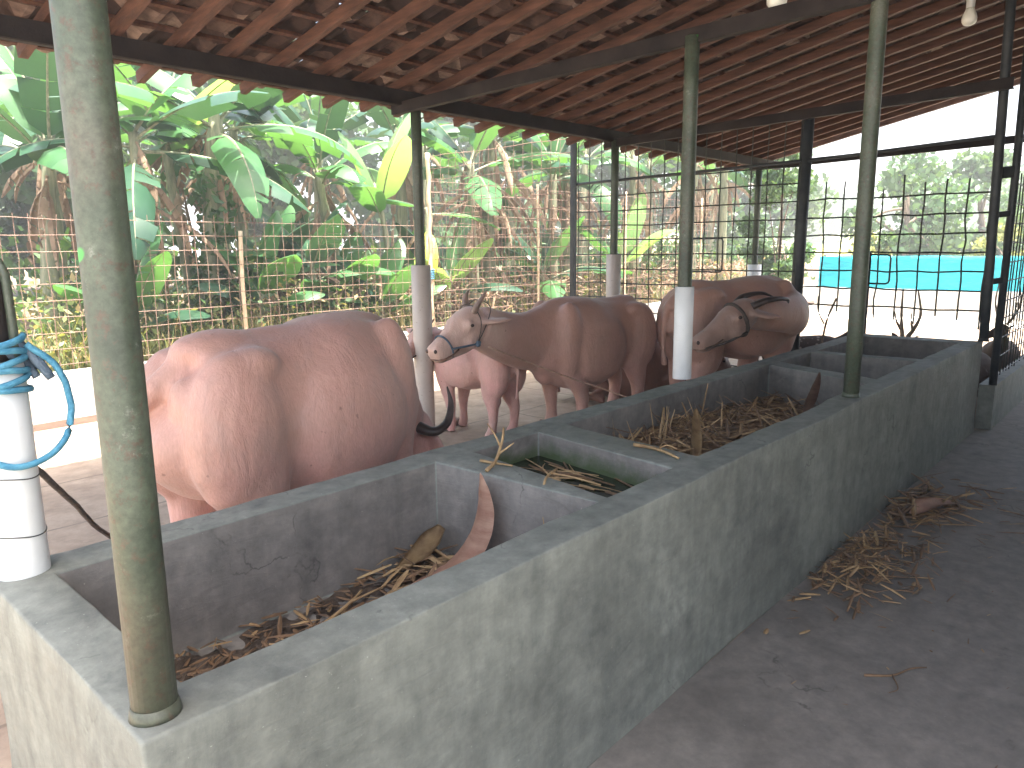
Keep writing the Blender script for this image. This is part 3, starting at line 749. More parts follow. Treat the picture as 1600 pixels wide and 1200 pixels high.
for i in range(5): tube(bm, [(7.14+.04*math.cos(a), 8.02+.04*math.sin(a), 1.14+.03*i+.004*a) for a in [q*PI/6 for q in range(13)]], .010, 6)
link('rope_binding', bm, M['rope_blue'], pole)
# side panel: sunlit part
pn = thing('mesh_panel', 'sunlit rusty wire panel between bamboo pole and dark post', 'fence', (7.15, 6.8, 0))
bm = mesh_grid((7.15, 5.52, 0), (0, 1, 0), 2.48, .50, 2.86, .15, .155, .0040, jit=.014); link('wire_mesh', bm, M['wire_rust'], pn)
pst = thing('steel_post', 'slim dark steel post where the side wire panels meet', 'post', (7.15, 5.49, 0))
bm = bmesh.new(); beam(bm, (7.15, 5.485, 0), (7.15, 5.485, 2.88), .05, .05, (1, 0, 0)); beam(bm, (7.135, 5.44, 0), (7.135, 5.44, 2.86), .018, .03, (1, 0, 0)); link('shaft', bm, M['darksteel'], pst)
pn = thing('mesh_panel', 'dark wire panel between slim post and thick dark post behind the buffaloes', 'fence', (7.15, 4.1, 0))
bm = mesh_grid((7.15, 2.80, 0), (0, 1, 0), 2.62, .35, 2.34, .163, .163, .0066, topfn=lambda t: 2.74); link('wire_mesh', bm, M['wire_shade_dark'], pn)
bm = bmesh.new(); tube(bm, [(7.15, 2.80, 2.345), (7.15, 5.44, 2.30)], .016, 8); link('rail', bm, M['darksteel'], pn)
def handle(p, y0, y1, z0, z1, x, rad=.0085):
    bm = bmesh.new(); c = .03
    path = [(x, y0, z1), (x, y1+c, z1), (x, y1+c*.3, z1-c*.3), (x, y1, z1-c), (x, y1, z0+c), (x, y1+c*.3, z0+c*.3), (x, y1+c, z0), (x, y0, z0)]
    tube(bm, path, rad, 8, up=Vector((1, 0, 0))); link('latch_loop', bm, M['darksteel'], p, True)
handle(pn, 3.90, 3.55, 1.31, 1.65, 7.13)
pst = thing('steel_post', 'thick dark steel post in the side panel beside the farthest buffalo', 'post', (7.2, 2.78, 0))
bm = bmesh.new(); tube(bm, [(7.2, 2.80, 0), (7.2, 2.79, 1.5), (7.2, 2.78, 2.80)], .056, 16); bmesh.ops.recalc_face_normals(bm, faces=bm.faces)
q = link('shaft', bm, M['darksteel'], pst, True)
pn = thing('mesh_panel', 'dark wire panel open to the white yard above the trough end', 'fence', (7.17, 2.0, .77))
bm = mesh_grid((7.17, 1.245, 0), (0, 1, 0), 1.48, 1.02, 2.02, .165, .16, .0072, over=.12, jit=.01); link('wire_mesh', bm, M['wire_shade_dark'], pn)
bm = bmesh.new(); tube(bm, [(7.17, 1.20, 2.415), (7.17, 2.76, 2.345)], .015, 8); link('rail', bm, M['darksteel'], pn)
gp = thing('gate_post', 'short rusty gate post with a latch loop just beyond the trough', 'post', (7.3, 2.19, 0))
bm = bmesh.new(); tube(bm, [(7.3, 2.19, 0), (7.3, 2.19, 1.49), (7.3, 2.19, 1.50)], [.026, .026, .02], 12); link('shaft', bm, M['beamsteel'], gp, True)
handle(gp, 2.17, 2.0, 1.22, 1.48, 7.3)
# second leg of the far corner and its rungs
g2 = thing('ladder_post', 'dark upright with short welded rungs beside the far corner post', 'post', (7.33, 1.15, .38))
bm = bmesh.new(); tube(bm, [(7.34, 1.125, .38), (7.33, 1.125, 2.0), (7.33, 1.14, ZR(1.2)+.02)], .030, 14); link('upright', bm, M['darksteel'], g2, True)
for zz in (1.26, 1.80, 2.13):
    bm = bmesh.new(); beam(bm, (7.215, 1.20, zz), (7.31, 1.14, zz+.01), .03, .045 if zz < 2 else .09); link('rung', bm, M['darksteel'], g2)
for q in range(26):
    bm = bmesh.new()
    zz = .9+q*.1+rnd.uniform(-.03, .03); a = rnd.choice((0, PI))+rnd.uniform(-.7, .7)
    tube(bm, [(7.33, 1.125, zz), (7.33+.065*math.cos(a)*.7, 1.125+.065*math.sin(a)*.2-.03, zz+rnd.uniform(-.02, .02))], .0035, 4)
    link('wire_tie', bm, M['wire_shade_dark'], g2)
sf = thing('wire_fence', 'fine grey wire fence on the low cement kerb at far right', 'fence', (9.0, 1.16, .38))
bm = mesh_grid((7.40, 1.16, 0), (1, 0, 0), 6.0, .42, 2.15, .15, .165, .0060); link('wire_mesh', bm, M['wire_shade_dark'], sf)
for px in (9.9, 13.2):
    bm = bmesh.new(); tube(bm, [(px, 1.16, .38), (px, 1.16, 2.25)], .022, 8); link('stake', bm, M['darksteel'], sf)
# turquoise screen
ts = thing('tarp_screen', 'turquoise tarpaulin screen above a white base wall across the yard', 'fence', (18.6, 4, 0))
bm = bmesh.new(); box(bm, (18.55, -9.0, -.1), (18.70, 6.75, .55)); link('base_wall', bm, M['whitewall'], ts)
bm = bmesh.new(); N = 120; g = []
for i in range(N+1):
    y = -9.0+15.7*i/N
    g.append([bm.verts.new((18.60+.03*noise.noise(Vector((y*1.5, j*.8, 0)))+.012*math.sin(j*2.2), y, .555+.74*j/8+(.02*noise.noise(Vector((y*.8, 3, 0))) if j == 8 else 0))) for j in range(9)])
for i in range(N):
    for j in range(8): bm.faces.new((g[i][j], g[i+1][j], g[i+1][j+1], g[i][j+1]))
bmesh.ops.solidify(bm, geom=bm.faces[:], thickness=.004)
link('tarpaulin', bm, M['tarp'], ts, True)
for yy in (-6, -3, 0, 3, 6.6):
    bm = bmesh.new(); tube(bm, [(18.66, yy, .5), (18.66, yy, 1.33)], .025, 8); link('stake', bm, M['darksteel'], ts)

# ------------------------------------------------------------------ lamps
def bulb(label, p, tilt=0.0):
    t = thing('light_bulb', label, 'bulb', p)
    rot = Matrix.Rotation(tilt, 4, 'X')
    bm = bmesh.new(); KB = Matrix.Scale(1.55, 4)
    prof = [(.0, -.062), (.014, -.061), (.026, -.055), (.033, -.043), (.035, -.028), (.031, -.012), (.022, .008), (.018, .02)]
    tube(bm, [(0, 0, z) for _, z in prof], [max(r_, .001) for r_, _ in prof], 20); bmesh.ops.transform(bm, matrix=rot @ KB, verts=bm.verts)
    link('globe', bm, M['bulb'], t, True, world=False)
    bm = bmesh.new(); tube(bm, [(0, 0, .0205), (0, 0, .05), (0, 0, .075), (0, 0, .08)], [.019, .02, .024, .012], 16); bmesh.ops.transform(bm, matrix=rot @ KB, verts=bm.verts)
    link('socket', bm, M['bulbcap'], t, True, world=False)
bulb('white round bulb hanging under the rafters at far right', (6.9, 1.47, 3.32))
bulb('white bulb at the top edge above the middle bay', (4.18, 1.80, 2.925), .5)
bm = bmesh.new(); tube(bm, smoothpath([(6.9, 1.47, 3.395), (6.9, 1.472, 3.45), (6.9, 1.475, ZR(1.47)+.03)], 4), .004, 6); tag(link('cable', bm, M['bulbcap']), 'short cable from which the far right bulb hangs', 'cable')

# ------------------------------------------------------------------ animals
def organic(name, bm, mats, parent, voxel=.018, it=6, fac=.5, soft=None, softit=22):
    bmesh.ops.recalc_face_normals(bm, faces=bm.faces)
    me = bpy.data.meshes.new(name); bm.to_mesh(me); bm.free()
    t = bpy.data.objects.new("tmp", me); COL.objects.link(t)
    a = t.modifiers.new("r", 'REMESH'); a.mode = 'VOXEL'; a.voxel_size = voxel; a.use_smooth_shade = True
    s = t.modifiers.new("s", 'SMOOTH'); s.factor = fac; s.iterations = it
    dg = bpy.context.evaluated_depsgraph_get(); dg.update()
    m2 = bpy.data.meshes.new_from_object(t.evaluated_get(dg))
    bpy.data.objects.remove(t); bpy.data.meshes.remove(me)
    if soft:
        b2 = bmesh.new(); b2.from_mesh(m2)
        sel = [v for v in b2.verts if soft(v.co)]
        for _ in range(softit): bmesh.ops.smooth_vert(b2, verts=sel, factor=.5, use_axis_x=True, use_axis_y=True, use_axis_z=True)
        b2.to_mesh(m2); b2.free()
    m2.name = name; m2.materials.clear(); m2.materials.append(mats)
    for p in m2.polygons: p.use_smooth = True
    o = bpy.data.objects.new(name, m2); COL.objects.link(o); o.parent = parent
    return o
def cow(label, loc, rz, sc, mat, neck, poll, muzzle, fat=.86, lx=.92, lying=False, tail=None, horns=(), scrotum=False, fore=.5, hind=-.54, ears=None, halter=None, headup=(0, 0, 1), legw=1.0, hl=1.0, group='buffaloes in the shed', earlen=.24, neckr=1.0, thin=1.0, hornmat='horn'):
    t = thing('buffalo', label, 'buffalo', loc, rz, group)
    K = sc; V = lambda p: Vector(p)*K
    T = lambda p: Vector((p[0]*lx, p[1], p[2]))*K
    bm = bmesh.new(); dz = -.43 if lying else 0.0
    secs = [(-.81, .93, .07, .12), (-.76, .90, .17, .23), (-.68, .885, .24, .300), (-.52, .865, .300, .335), (-.27, .840, .292, .355), (.05, .80, .385, .43), (.33, .825, .345, .415), (.52, .84, .285, .355), (.66, .84, .225, .275), (.75, .87, .15, .20), (.79, .90, .07, .10)]
    secs = [(x, z+b*(1-thin), a, b*thin) for x, z, a, b in secs]
    P = smoothpath([(x, 0, z+dz) for x, z, a, b in secs], 3); Rr = lerp_list([(a*fat, b) for x, z, a, b in secs], 3)
    tube(bm, [T(p) for p in P], [(a*K, b*K) for a, b in Rr], 28, expo=2.2)
    E = lambda c, r_, rot=None: ellipsoid(bm, T((c[0], c[1], c[2]+dz)), [q*K for q in r_], 16, 0, rot)
    for s in (-1, 1):
        E((-.47, s*.20*fat, 1.09), (.12, .10, .075)); E((-.70, s*.085, 1.0), (.10, .06, .07)); E((-.575, s*.20*fat, .83), (.215, .14, .33))
        E((.46, s*.20*fat, .86), (.15, .125, .36)); E((-.75, s*.09, .96), (.06, .07, .09))
        E((.10, s*.235*fat, .78+.33*(1-thin)), (.36, .185*fat, .33*thin))
    E((.30, 0, 1.165), (.32, .10, .080)); E((-.08, 0, 1.15), (.55, .075, .065)); E((-.50, 0, 1.15), (.20, .12, .075))
    E((.58, 0, .66+.25*(1-thin)), (.16, .11, .20*thin))
    lw = legw
    if not lying:
        for s in (-1, 1):
            h = hind+(.05 if s > 0 else -.03)
            tube(bm, [T(p) for p in smoothpath([(-.56, s*.18*fat, .80), (-.51, s*.20*fat, .58), (h-.07, s*.20*fat, .38), (h-.07, s*.20*fat, .22), (h-.04, s*.20*fat, .10), (h, s*.20*fat, .05), (h+.02, s*.20*fat, .0)], 4)],
                 [(a*K*lw, b*K*lw) for a, b in lerp_list([(.135, .20), (.105, .150), (.068, .086), (.054, .062), (.058, .064), (.060, .067), (.064, .072)], 4)], 16, up=Vector((1, 0, 0)))
            g = fore+(-.04 if s > 0 else .04)
            tube(bm, [T(p) for p in smoothpath([(.48, s*.18*fat, .80), ((.46+fore)/2, s*.19*fat, .56), (g+.01, s*.185*fat, .36), (g, s*.18*fat, .20), (g, s*.18*fat, .10), (g+.02, s*.18*fat, .05), (g+.03, s*.18*fat, .0)], 4)],
                 [(a*K*lw, b*K*lw) for a, b in lerp_list([(.12, .17), (.088, .115), (.068, .074), (.050, .054), (.056, .062), (.058, .067), (.062, .072)], 4)], 16, up=Vector((1, 0, 0)))
    else:
        for s in (-1, 1):
            tube(bm, [T(p) for p in [(-.5, s*.22, .32), (-.25, s*.33, .16), (-.5, s*.37, .09), (-.28, s*.40, .06)]], [.16*K, .11*K, .06*K, .05*K], 12)
            tube(bm, [T(p) for p in [(.5, s*.20, .32), (.72, s*.22, .12), (.50, s*.25, .07), (.40, s*.25, .06)]], [.13*K, .085*K, .055*K, .05*K], 12)
    if scrotum:
        E((-.47, .02, .47), (.055, .055, .12)); E((-.45, 0, .58), (.06, .05, .09))
    tail = tail or [(-.70, 0, 1.09), (-.84, 0, 1.01), (-.885, .01, .88), (-.88, .02, .66), (-.86, .02, .50)]
    tube(bm, [T((p[0], p[1], p[2]+dz)) for p in smoothpath(tail, 4)], [q[0]*K for q in lerp_list([.062, .042, .028, .022, .028], 4)], 10)
    # neck
    N = smoothpath(neck, 4); nn = len(neck)
    prof = [(.20, .31), (.165, .26), (.145, .215), (.130, .18), (.125, .155)][:nn]
    while len(prof) < nn: prof.append((.12, .15))
    tube(bm, [V(p) for p in N], [(a*K*neckr, b*K*neckr) for a, b in lerp_list(prof, 4)], 20)
    # head
    po = Vector(poll); mu = Vector(muzzle); hd = (mu-po).normalized(); L = (mu-po).length
    up = Vector(headup); sd = hd.cross(up).normalized(); up = sd.cross(hd)
    hs = [(-.18, .02, .08, .09), (-.06, .012, .112, .125), (.10, .0, .126, .142), (.28, -.016, .120, .148), (.48, -.026, .096, .128), (.68, -.030, .080, .102), (.84, -.028, .083, .090), (.95, -.026, .080, .078), (1.02, -.026, .055, .052)]
    tube(bm, [V(po+hd*(L*a)+up*b*hl) for a, b, c, d in hs], [(c*K*hl, d*K*hl) for a, b, c, d in hs], 18, up=up, expo=2.3)
    for s in (-1, 1):
        ellipsoid(bm, V(po+hd*L*.27+sd*s*.098*hl+up*.052*hl), [.045*K*hl]*3, 10)
        ellipsoid(bm, V(po+hd*L*.97+sd*s*.045*hl+up*.015*hl), [.028*K*hl]*3, 8)
        ellipsoid(bm, V(po+hd*L*.36+sd*s*.085*hl-up*.07*hl), [.07*K*hl, .05*K*hl, .06*K*hl], 10)
    ellipsoid(bm, V(po+hd*L*.80-up*.075*hl), [.055*K*hl, .05*K*hl, .04*K*hl], 10)
    for s in (-1, 1):
        d = (ears[0 if s < 0 else 1] if ears else (sd*s*.9-hd*.45+up*.05))
        d = Vector(d).normalized(); b0 = po+hd*L*.02+sd*s*.115*hl+up*.02
        w = d.cross(up).normalized()
        ps = [b0+d*earlen*q for q in (0, .15, .4, .7, 1.0)]
        tube(bm, [V(p) for p in ps], [(.030*K, .03*K), (.052*K, .022*K), (.075*K, .017*K), (.055*K, .016*K), (.012*K, .012*K)], 12, up=up)
    c0 = V(po)
    body = organic('body', bm, M[mat], t, .0165*max(.8, K), 4, soft=lambda c: (c-c0).length > .27*K and c.z > ((.62+dz) if not lying else .2)*K and c.x > -.74*lx*K, softit=8)
    # eyes, horns, hooves
    for s in (-1, 1):
        bm = bmesh.new(); ellipsoid(bm, V(po+hd*L*.27+sd*s*.134*hl+up*.050*hl), [.017*K, .017*K, .013*K], 12); link('eye', bm, M['eye'], t, True, world=False)
        bm = bmesh.new(); ellipsoid(bm, V(po+hd*L*1.0+sd*s*.045*hl+up*.012*hl), [.014*K, .014*K, .016*K], 10); link('nostril', bm, M['eye'], t, True, world=False)
    bm = bmesh.new()
    tube(bm, [V(po+hd*L*a+sd*b*hl-up*c*hl) for a, b, c in [(.62, .088, .062), (.78, .084, .070), (.92, .076, .066), (1.00, .05, .058), (1.03, 0, .052), (1.00, -.05, .058), (.92, -.076, .066), (.78, -.084, .070), (.62, -.088, .062)]], .0065*K, 6)
    link('mouth', bm, M['hoof'], t, True, world=False)
    for hp in horns:
        bm = bmesh.new(); Q = smoothpath(hp, 5); m_ = len(Q)
        tube(bm, [V(p) for p in Q], [((.036*(1-i/(m_-1))**.8+.004)*K, (.026*(1-i/(m_-1))**.8+.004)*K) for i in range(m_)], 12)
        link('horn', bm, M[hornmat], t, True, world=False)
    if not lying:
        for s in (-1, 1):
            for xx in (hind+(.05 if s > 0 else -.03)+.02, fore+(-.04 if s > 0 else .04)+.03):
                bm = bmesh.new(); yy = s*(.19 if xx < 0 else .18)*fat
                for c in (-.033, .033):
                    tube(bm, [V((xx+.035, yy+c, .001)), V((xx+.03, yy+c, .03)), V((xx+.012, yy+c, .075))], [(.036*K, .066*K), (.034*K, .062*K), (.026*K, .048*K)], 12, up=Vector((1, 0, 0)))
                link('hoof', bm, M['hoof'], t, True, world=False)
    if halter: halter(t, V, po, hd, sd, up, L, K, hl)
    return t
def halter_full(t, V, po, hd, sd, up, L, K, hl):
    bm = bmesh.new()
    def ring(a, rs, ru, off=0):
        return [V(po+hd*(L*a)+sd*rs*math.cos(q*PI/14)+up*(off+ru*math.sin(q*PI/14))) for q in range(29)]
    tube(bm, ring(.74, .088*hl, .094*hl, -.022), .0075*K, 6, cap=False)
    side = -1
    for side in (-1, 1):
        a = po+hd*L*.74+sd*side*.088*hl-up*.03; b = po+hd*L*.30+sd*side*.128*hl-up*.10
        tube(bm, [V(p) for p in smoothpath([a, a*.5+b*.5+sd*side*.012, b], 5)], .0085*K, 6)
    link('noseband', bm, M['rope_slate'], t, True, world=False)
    bm = bmesh.new()
    for side in (-1, 1):
        b = po+hd*L*.30+sd*side*.130*hl-up*.10
        for q in range(5): ellipsoid(bm, V(b+Vector((rnd.uniform(-.02, .02), rnd.uniform(-.012, .012), rnd.uniform(-.018, .018)))), [.022*K, .018*K, .016*K], 8)
    link('knot', bm, M['rope_slate'], t, True, world=False)
    bm = bmesh.new()
    for side in (-1, 1):
        b = po+hd*L*.30+sd*side*.134*hl-up*.10
        c = po+hd*L*.06+sd*side*.138*hl+up*.06; e = po-hd*L*.02+up*.150*hl
        tube(bm, [V(p) for p in smoothpath([b, b*.5+c*.5+sd*side*.016, c, e+sd*side*.07-up*.02, e], 5)], .0042*K, 6)
        c2 = po-hd*L*.24+sd*side*.128*hl+up*.08; e2 = po-hd*L*.28+up*.135
        tube(bm, [V(p) for p in smoothpath([b, b*.5+c2*.5+sd*side*.02, c2, e2+sd*side*.05, e2], 5)], .0042*K, 6)
    link('head_rope', bm, M['rope_dark'], t, True, world=False)
def halter_dark(t, V, po, hd, sd, up, L, K, hl):
    bm = bmesh.new()
    pts = [V(po+hd*(L*.18)+sd*.137*hl*math.cos(q*PI/14)+up*(-.01+.150*hl*math.sin(q*PI/14))) for q in range(29)]
    tube(bm, pts, (.016*K), 6, cap=False)
    for side in (-1, 1):
        a = po+hd*L*.95+sd*side*.07*hl-up*.05; b = po+hd*L*.2+sd*side*.115*hl-up*.10
        tube(bm, [V(p) for p in smoothpath([a, a*.5+b*.5+sd*side*.015-up*.01, b], 5)], .009*K, 6)
    link('halter', bm, M['rope_dark'], t, True, world=False)

b1 = cow('largest pink buffalo with its rump to the left and head lowered behind the trough', (1.84, 3.0, 0), R(10), 1.035, 'hide',
    [(.38, 0, .86), (.50, 0, .77), (.60, .02, .68), (.70, .03, .59)], (.76, .03, .56), (.98, .02, .10), fat=.90, lx=.84, scrotum=True, headup=(1, 0, .45), legw=1.05,
    ears=[(-.1, .7, -.7), (-.1, -.7, -.7)], hornmat='horn_dark', horns=[[(.70, -.08, .60), (.73, -.17, .575), (.81, -.20, .61), (.875, -.18, .70), (.885, -.15, .79)], [(.75, .12, .58), (.77, .22, .60), (.82, .26, .66), (.86, .24, .72)]],
    tail=[(-.66, .01, 1.10), (-.84, .04, .99), (-.91, .10, .90), (-.92, .13, .72), (-.90, .13, .55)])
b2 = cow('tan buffalo facing left in rope halter with short upright horns', (5.25, 3.86, 0), R(173), .94, 'hide_pale_face',
    [(.48, 0, .90), (.78, 0, .88), (1.08, .04, .95), (1.36, .08, 1.05)], (1.42, .08, 1.09), (1.85, .12, .895), headup=(.3, 0, 1), fore=.30, fat=.90, lx=.93, hl=1.08,
    horns=[[(1.47, .155, 1.17), (1.455, .19, 1.24), (1.42, .21, 1.30), (1.375, .21, 1.355)], [(1.39, -.03, 1.19), (1.36, -.09, 1.25), (1.33, -.12, 1.30), (1.28, -.14, 1.34)]],
    ears=[(-.85, .42, .06), (-.62, -.75, .12)], halter=halter_full, earlen=.27)
b3 = cow('young pink buffalo standing behind the haltered one, seen from behind', (4.43, 4.45, 0), R(92), .69, 'hide',
    [(.45, 0, .92), (.62, .02, 1.0), (.74, .04, 1.10), (.78, .10, 1.18)], (.78, .12, 1.20), (.64, .62, .98), fat=.80, lx=.8, thin=.80, fore=.40, hind=-.52, legw=.95, scrotum=True,
    horns=[[(.75, .08, 1.30), (.70, .05, 1.36), (.66, .04, 1.40)], [(.90, .10, 1.28), (.96, .06, 1.34), (.98, .05, 1.38)]], halter=halter_dark)
b4 = cow('pink buffalo at the far end turning its grey face back along its flank', (6.42, 3.05, 0), R(-25), 1.05, 'hide_grey_face',
    [(.36, -.05, .94), (.41, -.24, .92), (.24, -.45, .93), (-.05, -.57, .95), (-.33, -.61, .97)], (-.42, -.615, .98), (-.88, -.63, .775), neckr=.78, hl=.90, fat=.86, lx=.82, thin=.84, fore=.36, headup=(-.25, 0, 1),
    horns=[[(-.42, -.70, 1.04), (-.30, -.75, 1.09), (-.12, -.73, 1.09), (-.02, -.66, 1.05)], [(-.42, -.52, 1.04), (-.30, -.46, 1.10), (-.12, -.46, 1.12), (-.04, -.51, 1.09)]],
    ears=[(.80, -.50, -.16), (.75, .25, .05)], halter=halter_dark, earlen=.25, hornmat='horn_dark')
b5 = cow('dark brown buffalo calf lying down between the standing ones', (6.45, 4.25, 0), R(-52), .88, 'hide_brown',
    [(.50, 0, .47), (.70, 0, .50), (.86, .03, .52), (.98, .05, .50)], (1.0, .06, .50), (1.32, .1, .22), lying=True,
    horns=[[(1.0, .16, .58), (.96, .2, .64), (.9, .2, .68)], [(1.0, -.04, .58), (.96, -.08, .64), (.9, -.08, .68)]])
# ropes
def rope(label, pts, rad, mat, n=6):
    bm = bmesh.new(); P = smoothpath(pts, n)
    P = [p+Vector((noise.noise(p*25), noise.noise(p*25+Vector((9, 0, 0))), noise.noise(p*25+Vector((0, 9, 0)))))*.003 for p in P]
    tube(bm, P, rad, 7); tag(link('rope', bm, M[mat], smooth=True), label, 'rope')
rope('thin tan lead rope running from the haltered buffalo down to the trough', [(3.77, 3.65, .885), (4.08, 3.52, .74), (4.32, 3.36, .62), (4.55, 3.10, .50), (4.62, 2.7, .40), (4.55, 2.30, .36)], .006, 'rope_tan')
rope('dark tether rope from the white sleeved pipe towards the large buffalo', [(.535, 2.16, 1.03), (.72, 2.55, .80), (.95, 3.0, .50), (1.25, 3.35, .22), (1.70, 3.50, .04), (2.3, 3.5, .015)], .009, 'rope_dark')
sx, sy = .475, 2.14
coil = []
for q in range(90):
    a = q*.42; coil.append((sx+.066*math.cos(a), sy+.066*math.sin(a), 1.23+.0016*q+.022*math.sin(a*.5+.5)))
rope('blue rope wound several times round the white sleeved pipe', coil, .0085, 'rope_blue', 2)
rope('blue rope loop drooping from the bundle on the sleeved pipe', [(sx+.06, sy-.04, 1.36), (sx+.115, sy-.05, 1.30), (sx+.14, sy-.05, 1.21), (sx+.12, sy-.06, 1.12), (sx+.06, sy-.075, 1.075), (sx-.02, sy-.07, 1.07), (sx-.08, sy-.03, 1.13), (sx-.07, sy, 1.25)], .0085, 'rope_blue')
bm = bmesh.new()
for q in range(7):
    a = rnd.uniform(0, 6.28); c = Vector((sx+.06*math.cos(a), sy+.06*math.sin(a), 1.30+.012*q))
    P = smoothpath([c+Vector((rnd.uniform(-.05, .05), rnd.uniform(-.05, .05), rnd.uniform(-.05, .05))) for _ in range(5)], 5); tube(bm, P, .010, 7)
tag(link('rope', bm, M['rope_slate'], smooth=True), 'dark slate rope knotted at the top of the white sleeve', 'rope')

def deer(label, loc, rz, mat, neck, poll, muzzle, antlers=None, sc=1.0):
    t = thing('deer', label, 'deer', loc, rz, 'deer resting beyond the trough'); bm = bmesh.new()
    secs = [(-.50, .26, .05, .06), (-.44, .27, .13, .15), (-.28, .27, .17, .20), (0, .27, .19, .22), (.25, .29, .165, .21), (.40, .31, .11, .15), (.46, .33, .05, .07)]
    P = smoothpath([(a, 0, b) for a, b, c, d in secs], 3); tube(bm, P, lerp_list([(c, d) for a, b, c, d in secs], 3), 18)
    for s in (-1, 1):
        tube(bm, [(-.30, s*.12, .2), (-.05, s*.20, .11), (-.30, s*.21, .05), (-.05, s*.22, .035)], [.11, .06, .032, .025], 10)
        tube(bm, [(.30, s*.10, .2), (.45, s*.12, .07), (.25, s*.14, .035)], [.07, .04, .025], 10)
    N = smoothpath(neck, 4); tube(bm, N, lerp_list([(.10, .13), (.075, .095), (.055, .07), (.05, .06)][:len(neck)], 4), 12)
    po = Vector(poll); mu = Vector(muzzle); hd = (mu-po).normalized(); L = (mu-po).length; sd = hd.cross(Vector((0, 0, 1))).normalized(); up = sd.cross(hd)
    tube(bm, [po+hd*L*a for a in (-.15, .1, .4, .75, 1.0)], [(.04, .045), (.058, .066), (.048, .055), (.032, .036), (.022, .024)], 12, up=up)
    for s in (-1, 1):
        b0 = po+sd*s*.045; d = (sd*s*.85-hd*.35+up*.35).normalized()
        tube(bm, [b0, b0+d*.05, b0+d*.10, b0+d*.15], [(.015, .012), (.034, .011), (.03, .010), (.006, .006)], 10, up=up)
    tube(bm, [(-.48, 0, .33), (-.56, 0, .28), (-.58, 0, .18)], [.03, .03, .015], 8)
    organic('body', bm, M[mat], t, .013, 4)
    for s in (-1, 1):
        bm = bmesh.new(); ellipsoid(bm, po+hd*L*.3+sd*s*.05+up*.02, [.011]*3, 8); link('eye', bm, M['eye'], t, True, world=False)
    for an in antlers or []:
        bm = bmesh.new()
        for w, Q in an:
            Q = smoothpath(Q, 5); n = len(Q); tube(bm, Q, [w*(1-.65*i/(n-1)) for i in range(n)], 8)
        link('antler', bm, M['antler'], t, True, world=False)
    return t
def antl(px, py, pz, s, k=1.0, lean=0):
    b = Vector((px, py, pz))
    return [(.022*k, [b, b+Vector((-.03+lean, s*.05, .10)), b+Vector((-.05+lean, s*.085, .24)), b+Vector((-.02+lean, s*.06, .46))*1.0]), (.015*k, [b+Vector((-.02+lean, s*.04, .06)), b+Vector((.03+lean, s*.06, .15)), b+Vector((.05+lean, s*.07, .24))])]
deer('white spotted dark deer lying beyond the trough beside the far buffalo', (9.0, 3.36, 0), R(-55), 'deer_spot', [(.36, 0, .34), (.46, 0, .42), (.54, 0, .50), (.58, .0, .53)], (.58, 0, .54), (.70, .02, .38), antlers=None)
deer('antlered deer lying behind the far end wall, only its antlers showing', (8.42, 1.68, .04), R(150), 'deer', [(.36, 0, .34), (.48, 0, .44), (.56, 0, .54), (.60, 0, .58)], (.62, 0, .60), (.80, 0, .50), antlers=[antl(.60, .03, .64, 1), antl(.60, -.03, .64, -1)])
deer('dark deer with pricked ears lying behind the kerb at far right', (9.95, 1.50, 0), R(180), 'deer', [(.36, .02, .36), (.44, .06, .46), (.49, .09, .57), (.50, .09, .63)], (.50, .10, .66), (.62, -.07, .565), antlers=[antl(.49, .12, .71, 1, .7, -.05), antl(.49, .06, .71, -1, .7, -.05)], sc=1.0)
bt = tag(link('branch', (lambda b: (tube(b, smoothpath([(8.3, 2.95, 0), (8.3, 2.92, .4), (8.32, 2.88, .75), (8.34, 2.80, 1.0)], 4), .012, 6), tube(b, smoothpath([(8.3, 2.9, .72), (8.3, 2.97, .86), (8.3, 2.98, 1.02)], 4), .008, 6), b)[-1])(bmesh.new()), M['bark']), 'bare dry branch standing beside the thick dark post', 'branch')
